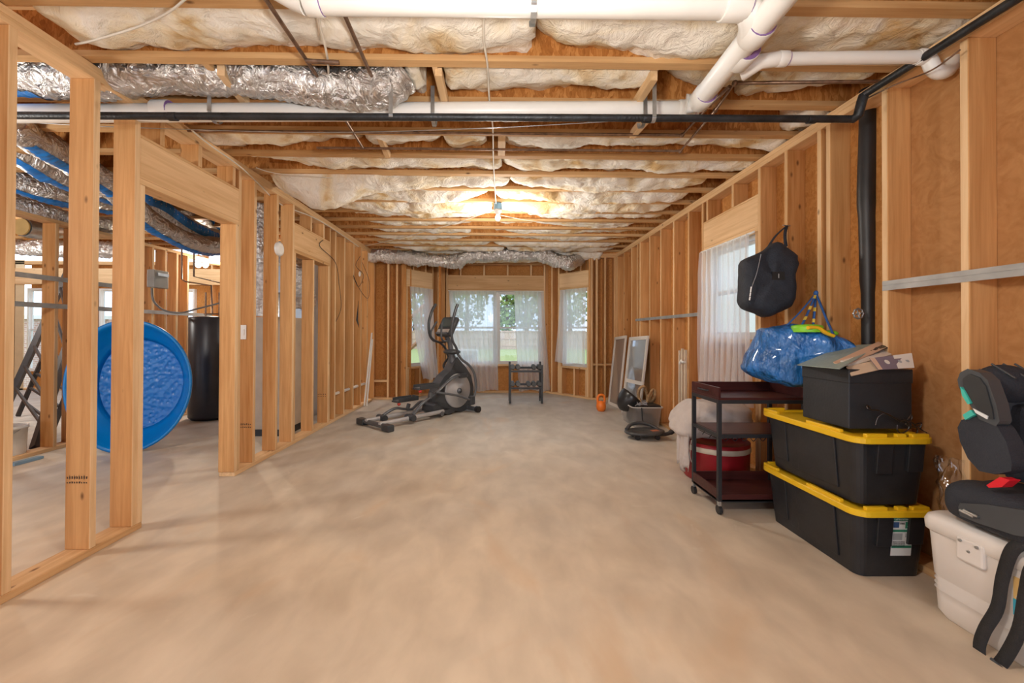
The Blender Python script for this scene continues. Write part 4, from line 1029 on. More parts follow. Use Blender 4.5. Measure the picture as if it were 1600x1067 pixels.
M().tube([L3(LE - .03, -.30, .05), L3(LE - .03, .30, .05)], .035, 10).build('front_stabiliser', DKM, et, smooth=True)
for v in (-.31, .31): M().tube([L3(LE - .03, v - .03, .05), L3(LE - .03, v + .03, .05)], .05, 14).build('transport_wheel', RUBBER, et, smooth=True)
# shroud: profile in the machine's own plane, from the photo's silhouette, .2 m thick
def prof(pts, v0, v1, name, m, bev=.02, par=None):
    ps = [E(px, py, (v0 + v1) / 2) for px, py in pts]; uv = [((p - O_).dot(uD), p.z) for p in ps]
    return M().prism(uv, lambda a, b, w: L3(a, w, b), v0, v1).build(name, m, par or et, bevel=bev)
Zx = lambda a: [(540 + x * .225, 460 + y * .225) for x, y in a]
prof(Zx([(600, 815), (590, 775), (598, 700), (622, 625), (660, 565), (705, 525), (735, 460), (748, 430), (775, 465), (810, 505), (845, 560), (862, 640), (860, 720), (835, 785), (780, 808), (700, 800), (650, 812)]), -.09, .09, 'shroud', DK, .03)
fc = E(715.5, 610, .10); 
def disc(c, r, v0, v1, rw=None, n=40):
    m_ = M(); rw = rw or r
    rings = [[c + uD * (cos(a) * r * q) + V((0, 0, sin(a) * rw * q)) + vD * d for a in [2 * pi * i / n for i in range(n)]] for q, d in ((1, v0), (1, v1 - .01), (.95, v1), (.3, v1), (.28, v1 + .012), (.02, v1 + .012))]
    return loft(rings, m_)
disc(fc - vD * .10, .27, .08, .115).build('flywheel_cover', SILV, et, smooth=True)
disc(fc - vD * .10, .045, .12, .15).build('hub_cap', DKM, et, smooth=True)
disc(fc - vD * .10, .27, -.08, -.115).build('flywheel_cover', SILV, et, smooth=True)
prof(Zx([(565, 812), (575, 765), (600, 745), (640, 800), (690, 785), (720, 805), (690, 822), (620, 822)]), -.13, .13, 'base_shroud', DK, .02)
# mast, cup tray, console
mast = [E(540 + 745 * .225, 460 + 470 * .225, 0), E(540 + 735 * .225, 460 + 400 * .225, 0), E(540 + 722 * .225, 460 + 330 * .225, 0), E(540 + 700 * .225, 460 + 290 * .225, 0)]
M().tube(mast, [.06, .042, .036, .036], 12).build('mast', DKM, et, smooth=True)
c = E(540 + 738 * .225, 460 + 398 * .225, 0)
M().ell(c, (.13, .15, .045), 20, R=Matrix((uD, vD, V((0, 0, 1)))).transposed()).build('bottle_tray', DK, et, smooth=True)
c = E(540 + 708 * .225, 460 + 225 * .225, 0)
tn = (V((0, 0, 1)) * .86 + uD * .5).normalized(); fn_ = (-uD * .86 + V((0, 0, 1)) * .5).normalized()
RC = Matrix((vD, fn_ * -1, tn)).transposed()
cm = M(); cm.obox(c, (.34, .09, .34), RC); co = cm.build('console', DK, et, bevel=.035)
M().obox(c + fn_ * .048 + tn * .05, (.24, .012, .16), RC).build('display', mat('console_screen', (.07, .10, .11), .15), co, bevel=.004)
M().obox(c + fn_ * .048 - tn * .10, (.26, .012, .06), RC).build('button_panel', SILV, co, bevel=.004)
M().obox(c + fn_ * .06 - tn * .15, (.24, .04, .03), RC).build('book_rest', DKM, co, bevel=.004)
# fixed grips
for v, pts in ((-.20, [(690, 330), (640, 330), (598, 300), (592, 262), (612, 225), (632, 190)]), (.20, [(705, 325), (672, 318), (664, 270), (668, 215), (672, 195)])):
    pp = [E(540 + x * .225, 460 + y * .225, v * (.3 if i == 0 else 1)) for i, (x, y) in enumerate(pts)]
    M().tube(spline(pp, 4), .016, 8).build('fixed_grip', DK, et, smooth=True)
# moving arms
rp_ = [E(540 + x * .225, 460 + y * .225, .30) for x, y in [(878, 735), (898, 690), (905, 640), (900, 580), (885, 530), (850, 485), (810, 455), (782, 420)]]
M().tube(spline(rp_, 4), .020, 10).build('arm_link', DKM, et, smooth=True)
rp2 = [E(540 + x * .225, 460 + y * .225, .28) for x, y in [(782, 420), (768, 370), (742, 320), (736, 250), (744, 185), (760, 120), (778, 68)]]
M().tube(spline(rp2, 4), [.020] * 13 + [.023] * 12, 10).build('moving_handle', DK, et, smooth=True)
lp_ = [E(540 + x * .225, 460 + y * .225, -.28) for x, y in [(692, 525), (680, 495), (695, 465), (714, 440), (705, 410), (690, 370), (655, 335), (612, 318), (585, 280), (578, 200), (598, 120), (626, 68)]]
M().tube(spline(lp_, 4), [.019] * 28 + [.023] * 17, 10).build('moving_handle', DK, et, smooth=True)
M().tube([E(540 + 692 * .225, 460 + 525 * .225, -.28), L3(1.38, -.28, .25)], .018, 8).build('arm_link', DKM, et, smooth=True)
# pivot and connecting arms
pv = E(540 + 875 * .225, 460 + 735 * .225, .28)
M().obox(pv, (.10, .08, .14), Matrix.Rotation(math.atan2(uD.y, uD.x), 3, 'Z')).build('pivot_housing', DK, et, bevel=.02)
M().tube(spline([pv, E(540 + 780 * .225, 460 + 703 * .225, .28), E(540 + 690 * .225, 460 + 688 * .225, .26), E(540 + 630 * .225, 460 + 678 * .225, .22)], 4), .017, 8).build('connecting_rod', DKM, et, smooth=True)
# crank arm sweeping round the flywheel cover down to the right roller
ca = [E(540 + x * .225, 460 + y * .225, .17) for x, y in [(842, 565), (795, 560), (745, 580), (700, 615), (650, 665), (600, 705), (545, 745), (505, 785), (470, 835)]]
M().tube(spline(ca, 4), [.034] * 12 + [.028] * 12 + [.030] * 9, 10, flat=.6).build('pedal_arm', DKM, et, smooth=True)
M().obox(E(540 + 815 * .225, 460 + 563 * .225, .18), (.17, .05, .07), Matrix.Rotation(math.atan2(uD.y, uD.x), 3, 'Z')).build('crank_cover', DK, et, bevel=.015)
cl_ = [E(540 + x * .225, 460 + y * .225, -.17) for x, y in [(640, 745), (590, 745), (520, 745), (460, 795), (400, 795), (350, 790), (300, 812), (262, 838)]]
M().tube(spline(cl_, 4), .028, 10, flat=.7).build('pedal_arm', DKM, et, smooth=True)
for v, (x, y) in ((.16, (450, 855)), (-.16, (252, 856))):
    c = E(540 + x * .225, 460 + y * .225, v); M().tube([c - vD * .08, c + vD * .08], .045, 18).build('roller', DK, et, smooth=True)
def pedal(c, label):
    R = Matrix.Rotation(math.atan2(uD.y, uD.x), 3, 'Z'); m_ = M()
    m_.obox(c, (.38, .15, .022), R)
    for s_ in (-1, 1): m_.obox(c + vD * .075 * s_ + V((0, 0, .03)), (.34, .012, .05), R)
    m_.obox(c + uD * .185 + V((0, 0, .03)), (.012, .15, .05), R)
    p_ = m_.build('foot_pedal', DK, et, bevel=.012)
    M().obox(c + V((0, 0, .014)), (.32, .12, .006), R).build('tread_pad', mat('tread_grey', (.16, .17, .18), .6), p_)
    q = c - uD * .15 - V((0, 0, .03)) + vD * .05; M().ell(q, (.026, .026, .026), 10).build('adjuster_knob', REDP, p_, smooth=True)['label'] = 'red knob'
pedal(E(540 + 560 * .225, 460 + 648 * .225, .19), 'r'); pedal(E(540 + 415 * .225, 460 + 735 * .225, -.19), 'l')
M().tube([E(540 + 440 * .225, 460 + 760 * .225, -.18), E(540 + 430 * .225, 460 + 795 * .225, -.17)], .03, 8).build('pedal_mount', DKM, et)
M().tube([E(540 + 590 * .225, 460 + 675 * .225, .19), E(540 + 585 * .225, 460 + 720 * .225, .17)], .03, 8).build('pedal_mount', DKM, et)

# ---------------------------------------------------------------- dumbbell rack
DBM = mat('dumbbell_iron', (.05, .055, .06), .45, .2, var=.3)
ra = P(797, 632, Z=0); rb_ = P(846, 631, Z=0); ry = ra.y; x0, x1 = ra.x, rb_.x
rk = thing('dumbbell_rack', 'small black two-tier dumbbell rack under the middle window', 'rack', ((x0 + x1) / 2, ry, 0))
for x in (x0, x1):
    for y in (ry, ry + .30): M().box(x - .018, x + .018, y - .018, y + .018, 0.02, .70 if y == ry else .74).build('leg', DBM, rk)
    M().box(x - .014, x + .014, ry, ry + .30, .05, .08).build('side_brace', DBM, rk)
for z in (.57, .27):
    m_ = M(); m_.box(x0, x1, ry - .02, ry, z, z + .035); m_.box(x0, x1, ry + .16, ry + .18, z + .05, z + .085); m_.box(x0, x1, ry, ry + .16, z + .005, z + .01)
    m_.build('shelf', DBM, rk)
for z in (.57, .27):
    for i in range(7 if False else 6):
        if z == .57 and i in (2, 3): continue
        if z == .27 and i == 2: continue
        lx = x0 + .045 + i * (x1 - x0 - .09) / 5
        d_ = thing('dumbbell', 'black hex dumbbell, %s from the left on the %s tier of the rack' % (ORD[i if i < 2 or z == .27 and i < 2 else i - (2 if z == .57 else 1)], 'upper' if z == .57 else 'lower'), 'dumbbell', (lx, ry + .08, z + .06), 'dumbbells on the rack')
        for s_ in (-1, 1): M().tube([(lx, ry + .08 + s_ * .05, z + .078), (lx, ry + .08 + s_ * .11, z + .078 + .018)], .042, 6).build('hex_head', DBM, d_)
        M().tube([(lx, ry + .03, z + .08), (lx, ry + .13, z + .08)], .014, 8).build('grip', RAILM, d_, smooth=True)

# orange kettlebell
ORG = mat('orange_vinyl', (.85, .20, .02), .35, var=.08)
c = P(941, 643.5, Z=0); c.y += .07; t = thing('kettlebell', 'orange kettlebell on the floor by the leaning window frames', 'kettlebell', (c.x, c.y, 0))
M().lathe([(.0, .0), (.05, .0), (.072, .03), (.080, .075), (.072, .12), (.05, .155), (0, .17)], 24, (c.x, c.y, 0)).build('ball', ORG, t, smooth=True)
hp = [(-.052, .12), (-.058, .18), (-.050, .235), (-.022, .262), (.022, .262), (.050, .235), (.058, .18), (.052, .12)]
M().tube(spline([(c.x + a, c.y, b) for a, b in hp], 4), .019, 10).build('handle', ORG, t, smooth=True)

# ---------------------------------------------------------------- window frames leaning at the right wall
MESHM = sheer('insect_mesh', (.48, .47, .45), .6)
def mirrorglass():
    m, nt, n, l, b = newmat('old_window_glass'); b.inputs['Base Color'].default_value = (.20, .20, .20, 1); b.inputs['Roughness'].default_value = .05; b.inputs['Specular IOR Level'].default_value = 1.0; b.inputs['IOR'].default_value = 1.9; return m
MG = mirrorglass()
SASHM = mat('almond_sash', (.66, .62, .57), .5, var=.04)
def lean(name, label, TL, TR, BR, BL, w, m, mid=None, glassm=None, th=.022):
    t = thing(name, label, 'window frame', tuple(BL)); nrm = (TR - TL).cross(BL - TL).normalized()
    def bar(a, b, wd, sd, nm):
        ax = (b - a).normalized(); sdv = sd.normalized()
        m_ = M(); vs = []
        for k in (-1, 1):
            for p in (a, b, b + sdv * wd, a + sdv * wd): vs.append(p + nrm * th / 2 * k)
        m_.add(vs, [(0, 1, 2, 3), (4, 7, 6, 5), (0, 4, 5, 1), (1, 5, 6, 2), (2, 6, 7, 3), (3, 7, 4, 0)]); m_.build(nm, m, t)
    bar(TL, BL, w, TR - TL, 'stile'); bar(TR, BR, w, TL - TR, 'stile')
    bar(TL, TR, w, BL - TL, 'rail'); bar(BL, BR, w, TL - BL, 'rail')
    if mid: bar(TL.lerp(BL, mid), TR.lerp(BR, mid), w, BL - TL, 'rail')
    M().add([TL, TR, BR, BL], [(0, 1, 2, 3)]).build('insect_screen' if glassm is MESHM else 'pane', glassm, t)
lean('screen_frame', 'pale framed insect screen leaning on the right wall, farther of two', P(961, 527, X=2.22), P(979, 524, X=2.22), P(967.5, 638.5, Z=.004), P(950.5, 631, Z=.004), .05, SASHM, None, MESHM)
lean('window_sash', 'pale window frame with reflecting glass leaning on the right wall, nearer of two', P(984, 527, X=2.19), P(1013.5, 524.5, X=2.19), P(999, 655, Z=.004), P(971.5, 645, Z=.004), .055, SASHM, .55, MG)

# clear tub with gear
TUBM = sheer('clear_tub_plastic', (.70, .68, .66), .42)
def rrect(x0, x1, y0, y1, r, z, n=5):
    out = []
    for cx, cy, a0 in ((x1 - r, y1 - r, 0), (x0 + r, y1 - r, pi / 2), (x0 + r, y0 + r, pi), (x1 - r, y0 + r, 3 * pi / 2)):
        for i in range(n + 1): a = a0 + pi / 2 * i / n; out.append(V((cx + r * cos(a), cy + r * sin(a), z)))
    return out
tx0, tx1, ty0, ty1 = 1.83, 2.22, 5.40, 5.98
t = thing('storage_tub', 'clear plastic tub of exercise gear by the right wall', 'tub', (2.02, 5.7, 0))
m_ = loft([rrect(tx0 + .03, tx1 - .03, ty0 + .03, ty1 - .03, .04, .005), rrect(tx0, tx1, ty0, ty1, .05, .27), rrect(tx0 - .015, tx1 + .015, ty0 - .015, ty1 + .015, .05, .275)])
m_.add(rrect(tx0 + .03, tx1 - .03, ty0 + .03, ty1 - .03, .04, .005), [tuple(range(24))]); m_.build('tub_body', TUBM, t, smooth=True)
M().tube(rrect(tx0 - .012, tx1 + .012, ty0 - .012, ty1 + .012, .05, .278), .008, 6, closed=True).build('rim', mat('clear_rim', (.6, .6, .58), .3), t, smooth=True)
# black moulded seat standing in it
BLKP = mat('glossy_black_shell', (.02, .02, .022), .28, var=.2)
c = P(987, 626, Y=5.72)
def shell(u, v):
    a = 2 * pi * u; b = v * pi * .52            # a deep bowl lying on its side, mouth to the upper right
    p = V((cos(a) * sin(b) * .155, sin(a) * sin(b) * .17, -cos(b) * .24))
    return c + Matrix.Rotation(math.radians(42), 3, 'Y') @ p + V((-.0, 0, .06))
o = M().grid(shell, 30, 12, cu=True).build('moulded_shell', BLKP, smooth=True, solid=.012); tag(o, 'black curved plastic shell standing in the clear tub', 'seat shell')
# rope
ROPE = mat('tan_jute_rope', (.48, .31, .16), .85, var=.25, scale=40, bump=.8, bscale=120)
rpx = [(1002, 632), (998, 620), (999, 608), (1006, 604), (1010, 612), (1012, 626), (1011, 629), (1014, 618), (1020, 609), (1024, 612), (1022, 622), (1014, 630), (1026, 610), (1032, 614), (1036, 622), (1030, 628), (1020, 632), (1036, 627), (1048, 632)]
pts = [P(x, y, Y=5.56 + .05 * sin(i * 1.7) + .015 * i) for i, (x, y) in enumerate(rpx)]
pts = [V((min(p.x, 2.24), p.y, max(p.z, .3))) for p in pts]
o = M().tube(spline(pts, 6), .019, 8).build('battle_rope', ROPE, smooth=True); tag(o, 'thick tan rope coiled on top of the clear tub', 'rope')
c = P(1020, 633, Y=5.55); o = M().obox((2.06, 5.6, .275), (.32, .30, .05), Matrix.Rotation(.08, 3, 'Z')).build('folded_mat', RUBBER, bevel=.02); tag(o, 'folded black mat lying under the tan rope', 'mat')
rr = random.Random(5); m_ = M()
for k in range(5):
    p0 = V((1.90 + rr.uniform(-.02, .08), 5.45 + rr.uniform(0, .1), .29)); m_.tube(spline([p0 + V((rr.uniform(-.06, .1), rr.uniform(-.06, .1), rr.uniform(-.03, .05))) for _ in range(6)], 4), .005, 5)
o = m_.build('tangled_cords', mat('grey_cord', (.35, .35, .38), .5), smooth=True); tag(o, 'small tangle of grey and black cords at the corner of the clear tub', 'cord')
o = M().tube(spline([(1.93, 5.38, .28), (1.935, 5.372, .22), (1.94, 5.375, .14), (1.95, 5.376, .09)], 3), .016, 6, flat=.4).build('webbing_strap', RUBBER, smooth=True); tag(o, 'black strap hanging down the front of the clear tub', 'strap')
o = M().obox((2.02, 5.7, .09), (.26, .40, .14)).build('dark_gear', mat('dark_gear', (.07, .075, .085), .6), bevel=.03); tag(o, 'dark boxy gear inside the clear tub seen through its side', 'gear')

# core exercise board
c = P(1012, 690, Z=0); c.y += .16; c.x += .02
t = thing('exercise_board', 'oval black wheeled exercise board with curved handle beside the clear tub', 'exercise machine', (c.x, c.y, 0))
BR_ = mat('board_plastic', (.06, .062, .065), .4, var=.2)
def oval(r, z, n=40): return [V((c.x + cos(a) * .24 * r, c.y + sin(a) * .17 * r, z + .03 * cos(a) * .3)) for a in [2 * pi * i / n for i in range(n)]]
m_ = loft([oval(.7, .055), oval(.93, .062), oval(1, .078), oval(.98, .092), oval(.88, .098), oval(.84, .093), oval(.02, .093)]); m_.build('board', BR_, t, smooth=True)
M().obox((c.x + .11, c.y - .04, .101), (.09, .06, .006), Matrix.Rotation(.2, 3, 'Z')).build('orange_marking', mat('faded_orange', (.5, .16, .08), .5), t)
for a in (-2.3, -.75, .75, 2.3):
    p = V((c.x + cos(a) * .17, c.y + sin(a) * .12, .031)); w_ = M().tube([p - V((0, .014, 0)), p + V((0, .014, 0))], .030, 16).build('caster_wheel', RUBBER, t, smooth=True)
    M().tube([p, p + V((0, 0, .04))], .014, 8).build('caster_stem', BR_, t)
hb = [(c.x + .10, c.y - .12, .075), (c.x + .20, c.y - .10, .07), (c.x + .28, c.y - .09, .09), (c.x + .35, c.y - .08, .15), (c.x + .39, c.y - .08, .20)]
M().tube(spline(hb, 4), [.022] * 8 + [.03] * 9, 12).build('handle', RUBBER, t, smooth=True)
bb = [(c.x - .20, c.y + .06, .09), (c.x - .12, c.y + .13, .135), (c.x, c.y + .15, .15), (c.x + .12, c.y + .13, .13), (c.x + .2, c.y + .06, .085)]
M().tube(spline(bb, 5), .022, 10).build('back_bar', BR_, t, smooth=True)

# white trim tubes standing by the stud
CREAMP = mat('cream_trim', (.70, .60, .46), .5)
for i, (px, top, lb) in enumerate(((1063, 548, 'left one'), (1067, 545, 'middle one'), (1072, 547, 'right one'))):
    q = P(px, top, X=2.24); p = V((2.22, q.y + .01, .0)); o = M().box(-.013, .013, -.012, .012, 0, q.z).build('trim_strip', CREAMP, loc=(2.235, q.y, 0.003)); tag(o, 'pale trim strip standing against a right wall stud near the cushion, %s' % lb, 'trim')
c = P(1066, 566, X=2.20); o = M().tube([c + V((.0, .06, -.02)), c + V((0, .02, .02)), c + V((0, -.02, .0)), c + V((0, -.06, .01))], .016, 8).build('white_clip', WHITE, smooth=True); tag(o, 'white clip tied round the pale trim strips', 'clip')

# ---------------------------------------------------------------- serving cart
MAH = wood('dark_mahogany', 0, (.045, .012, .012), (.10, .028, .024), rough=.32); STL = mat('black_cart_steel', (.028, .03, .036), .45, .3, var=.15)
cx0, cx1, cy0, cy1 = 1.56, 2.19, 2.84, 3.23
t = thing('serving_cart', 'dark three-tier serving cart with black steel legs on casters', 'cart', ((cx0 + cx1) / 2, (cy0 + cy1) / 2, 0))
for x in (cx0, cx1 - .025):
    for y in (cy0, cy1 - .025):
        M().box(x, x + .025, y, y + .025, .09, .80).build('leg', STL, t)
        cs = M().tube([(x + .0125 - .011, y + .0125, .03), (x + .0125 + .011, y + .0125, .03)], .03, 16).build('caster', RUBBER, t, smooth=True)
        M().box(x + .003, x + .022, y + .002, y + .024, .045, .09).build('caster_fork', GALV, cs)
def frame(z0, z1):
    m_ = M(); m_.box(cx0 + .025, cx1 - .025, cy0, cy0 + .022, z0, z1); m_.box(cx0 + .025, cx1 - .025, cy1 - .022, cy1, z0, z1)
    m_.box(cx0, cx0 + .022, cy0 + .025, cy1 - .025, z0, z1); m_.box(cx1 - .022, cx1, cy0 + .025, cy1 - .025, z0, z1); return m_
frame(.775, .80).build('frame_rail', STL, t); frame(.535, .56).build('frame_rail', STL, t); frame(.085, .105).build('frame_rail', STL, t)
tray = M(); tray.box(cx0, cx1, cy0, cy1, .80, .815); tray.box(cx0, cx1, cy1 - .014, cy1, .815, .885); tray.box(cx1 - .014, cx1, cy0, cy1 - .014, .815, .885)
tray.box(cx0 + .02, cx1 - .014, cy0, cy0 + .012, .815, .818)
tray.build('top_tray', MAH, t, bevel=.002)
dr = M().box(cx0 - .002, cx0 + .016, cy0 - .002, cy1 - .014, .815, .888).build('drawer', MAH, t, bevel=.002)
hz = .852; M().tube([(cx0 - .002, cy0 + .13, hz), (cx0 - .022, cy0 + .135, hz), (cx0 - .022, cy0 + .245, hz), (cx0 - .002, cy0 + .25, hz)], .006, 8).build('handle', STL, dr, smooth=True)
M().box(cx0 + .02, cx1 - .02, cy0 + .015, cy1 - .015, .55, .562).build('middle_shelf', MAH, t, bevel=.002)
bs = M(); bs.box(cx0 + .01, cx1 - .01, cy0 + .01, cy1 - .01, .095, .108)
for a in ((cx0 + .0, cx0 + .012, cy0 + .025, cy1 - .025), (cx1 - .012, cx1, cy0 + .025, cy1 - .025), (cx0 + .025, cx1 - .025, cy0, cy0 + .012), (cx0 + .025, cx1 - .025, cy1 - .012, cy1)): bs.box(*a, .09, .175 if a[2] > cy0 + .02 or a[0] < cx0 + .02 and a[1] < cx0 + .02 else .14)
bs.build('bottom_tray', MAH, t, bevel=.002)
wr = M()
for y in (cy0 + .10, cy0 + .20, cy0 + .30):
    wr.tube(spline([(cx0 + .04 + i * .034, y, .50 + (.022 if i % 2 else -.014)) for i in range(17)], 3), .0028, 5)
wr.tube([(cx0 + .03, cy0 + .05, .515), (cx0 + .03, cy1 - .05, .515)], .003, 5); wr.tube([(cx1 - .05, cy0 + .05, .515), (cx1 - .05, cy1 - .05, .515)], .003, 5)
wr.build('wavy_wire_rack', STL, t, smooth=True)

# red round tub and the cushion on it
REDT = mat('red_plastic', (.32, .012, .018), .4, var=.15)
rc = (1.95, 3.60, 0); t = thing('red_tub', 'red round tub with a pale band standing on the floor behind the cart', 'tub', rc)
M().lathe([(.0, .0), (.25, .0), (.262, .02), (.268, .28), (.27, .33), (.262, .33), (.255, .30), (0, .28)], 36, rc).build('tub_body', REDT, t, smooth=True)
M().lathe([(.267, .255), (.273, .26), (.273, .295), (.268, .30)], 36, rc).build('rim_band', CREAMP, t, smooth=True)
PIL = mat('pale_grey_cotton', (.58, .52, .49), .85, var=.08, bump=.4, bscale=25)
cc = V((1.92, 3.63, .515))
def pill(u, v):
    a = 2 * pi * u; b = pi * v - pi / 2
    ca, sa = cos(a), sin(a); q = (abs(ca) ** 3.2 + abs(sa) ** 3.2) ** (-1 / 3.2)
    cb = abs(cos(b)) ** .75
    p = V((ca * q * .335 * cb, sa * q * .27 * cb, .165 * math.copysign(abs(sin(b)) ** .9, sin(b))))
    n_ = fbm(p.x * 4 + 5, p.y * 4, p.z * 6, 3); f2 = abs(fbm(p.x * 3.3 + 2, p.y * 5 + 1, p.z * 2, 2))
    p *= 1 + .12 * n_ - .16 * f2 * (1 if p.z > 0 else .4)
    p.z -= .10 * max(0, -p.x - .15) * 3
    return cc + p
t = thing('cushion', 'large crumpled pale grey cushion on the red tub behind the cart', 'cushion', tuple(cc))
M().grid(pill, 64, 40, cu=True).build('cushion_body', PIL, t, smooth=True)
dpx = M().grid(lambda u, v: V((1.62 + .012 * sin(u * 17) + .015 * fbm(u * 3, v * 2), lerp(3.42, 3.60, u), lerp(.42, .10 + .03 * sin(u * 9), v))), 14, 8); dpx.build('hanging_cloth', PIL, t, smooth=True, solid=.006)
cable([(1.63, 3.38, .38), (1.61, 3.36, .25), (1.64, 3.35, .16), (1.66, 3.34, .12)], 'thin frayed string hanging from the cushion by the red tub', WIREW, .0025)

# ---------------------------------------------------------------- storage totes
TOTE = mat('black_tote_plastic', (.018, .019, .022), .42, var=.2, scale=10, bump=.05); YEL = mat('yellow_lid_plastic', (.80, .50, .012), .42, var=.06)
def tote(z, name_label, dx=0.):
    x0, x1, y0, y1 = 1.868 + dx, 2.262 + dx * .2, 2.085, 2.80
    t = thing('storage_tote', name_label, 'tote', ((x0 + x1) / 2, (y0 + y1) / 2, z))
    ins = .028
    m_ = loft([rrect(x0 + ins, x1 - ins, y0 + ins, y1 - ins, .045, z + .002), rrect(x0, x1, y0, y1, .05, z + .335)])
    m_.add(rrect(x0 + ins, x1 - ins, y0 + ins, y1 - ins, .045, z + .002), [tuple(reversed(range(24)))]); m_.add(rrect(x0, x1, y0, y1, .05, z + .335), [tuple(range(24))])
    m_.build('tote_body', TOTE, t, smooth=False)
    def slab(face, a0, a1, za, zb, th=.006):
        # a plate proud of the sloping side
        def pt(a, h, k):
            f = 1 - h / .335; off = ins * f
            if face == 'L': return V((x0 + off - k, a, z + h))
            return V((a, y0 + off - k, z + h))
        q = M(); vs = [pt(a, h, k) for k in (th, -.004) for a, h in ((a0, za), (a1, za), (a1, zb), (a0, zb))]
        q.add(vs, [(0, 1, 2, 3), (4, 7, 6, 5), (0, 4, 5, 1), (1, 5, 6, 2), (2, 6, 7, 3), (3, 7, 4, 0)]); return q.build('side_rib', TOTE, t, bevel=.003)
    slab('L', y1 - .19, y1 - .06, .07, .325); slab('L', y0 + .14, y1 - .215, .05, .325, .004); slab('L', y0 + .14, y0 + .43, .05, .325, .009)
    slab('F', x0 + .10, x0 + .18, .17, .325, .014); slab('F', x1 - .13, x1 - .05, .18, .325, .014)
    lx0, lx1, ly0, ly1 = x0 - .028, x1 + .008, y0 - .030, y1 + .03
    L_ = loft([rrect(lx0 + .004, lx1 - .004, ly0 + .004, ly1 - .004, .07, z + .330), rrect(lx0, lx1, ly0, ly1, .07, z + .334), rrect(lx0, lx1, ly0, ly1, .07, z + .358), rrect(lx0 + .006, lx1 - .006, ly0 + .006, ly1 - .006, .065, z + .364), rrect(lx0 + .03, lx1 - .03, ly0 + .03, ly1 - .03, .05, z + .364), rrect(lx0 + .035, lx1 - .035, ly0 + .035, ly1 - .035, .05, z + .352)])
    L_.add(rrect(lx0 + .035, lx1 - .035, ly0 + .035, ly1 - .035, .05, z + .352), [tuple(range(24))])
    lid = L_.build('lid', YEL, t, smooth=False)
    for a, b, c_, d_ in ((lx0 + .012, lx0 + .035, ly0 + .12, ly0 + .36), (lx0 + .012, lx0 + .035, ly1 - .16, ly1 - .03), (lx0 + .06, lx0 + .17, ly0 + .012, ly0 + .035), (lx0 + .22, lx0 + .27, ly0 + .012, ly0 + .035), (lx1 - .13, lx1 - .04, ly0 + .012, ly0 + .035), (lx0 + .05, lx0 + .16, ly1 - .035, ly1 - .012)):
        M().box(a, b, c_, d_, z + .355, z + .380).build('lid_ridge', YEL, lid, bevel=.004)
    return t, (x0, x1, y0, y1)
t1, B1 = tote(0, 'lower black tote with a yellow lid and a paper label')
t2, B2 = tote(.374, 'upper black tote with a yellow lid holding a dark box')
GREEN = mat('label_green', (.03, .22, .13), .5); LBW = mat('label_white', (.72, .75, .76), .5, var=.02); LBG = mat('label_grey', (.35, .38, .40), .5); LBB = mat('label_blue', (.04, .10, .25), .5); INK = mat('black_ink', (.015, .015, .015), .6)
def text(s, size, loc, rot, m, parent, name='lettering', align='LEFT', ext=.0004, sx=1.):
    cu = bpy.data.curves.new(name, 'FONT'); cu.body = s; cu.size = size; cu.align_x = align; cu.extrude = ext; cu.resolution_u = 2
    tmp = bpy.data.objects.new('tmp', cu); COL.objects.link(tmp)
    dg = bpy.context.evaluated_depsgraph_get(); me = bpy.data.meshes.new_from_object(tmp.evaluated_get(dg)); bpy.data.objects.remove(tmp)
    me.materials.clear(); me.materials.append(m)
    mw = Matrix.Translation(V(loc)) @ (rot if isinstance(rot, Matrix) else Matrix.Identity(4)) @ Matrix.Diagonal((sx, 1, 1, 1))
    me.transform(mw); o = bpy.data.objects.new(name, me); COL.objects.link(o)
    if parent: attach(o, parent)
    return o
RX = Matrix.Rotation(pi / 2, 4, 'X')
lx, ly = 2.085, 2.088
tilt = math.atan(.028 / .335)
lab = thing('paper_label', 'x', 'label', (lx, ly, .24)) if False else None
RT = Matrix.Rotation(pi / 2 + tilt * -1, 4, 'X')
def onlabel(x0, x1, z0, z1, m, nm, k=.003):
    def pt(a, h): return V((a, B1[2] + .028 * (1 - h / .335) - k, h))
    q = M(); q.add([pt(x0, z0), pt(x1, z0), pt(x1, z1), pt(x0, z1)], [(0, 1, 2, 3)]); o = q.build(nm, m, t1); return o
a = B1[0] + .186; b = a + .108
onlabel(a, b, .115, .325, LBW, 'paper_label', .0022)['label'] = 'green and white paper label'
onlabel(a + .002, b - .002, .302, .323, GREEN, 'label_band')
onlabel(a + .004, a + .034, .266, .296, LBB, 'label_block'); onlabel(a + .066, b - .003, .262, .298, GREEN, 'label_block')
onlabel(a + .002, b - .002, .243, .256, GREEN, 'label_band'); onlabel(a + .070, b - .012, .215, .236, LBG, 'label_block'); onlabel(a + .006, a + .055, .20, .236, LBG, 'label_block')
onlabel(a + .002, b - .002, .157, .170, GREEN, 'label_band')
tp = lambda h, k=.004: B1[2] + .028 * (1 - h / .335) - k
text('Greenmade', .0175, (a + .006, tp(.307), .307), RT, LBW, t1, sx=1.05)
text('STORAGE', .012, (a + .036, tp(.284), .284), RT, INK, t1, sx=.5)
text('27', .020, (a + .076, tp(.272), .272), RT, LBW, t1)
for k in range(4): text('STORAGE TOTE WITH LID', .006, (a + .006, tp(.188 - .008 * k), .188 - .008 * k), RT, INK, t1, sx=.9)

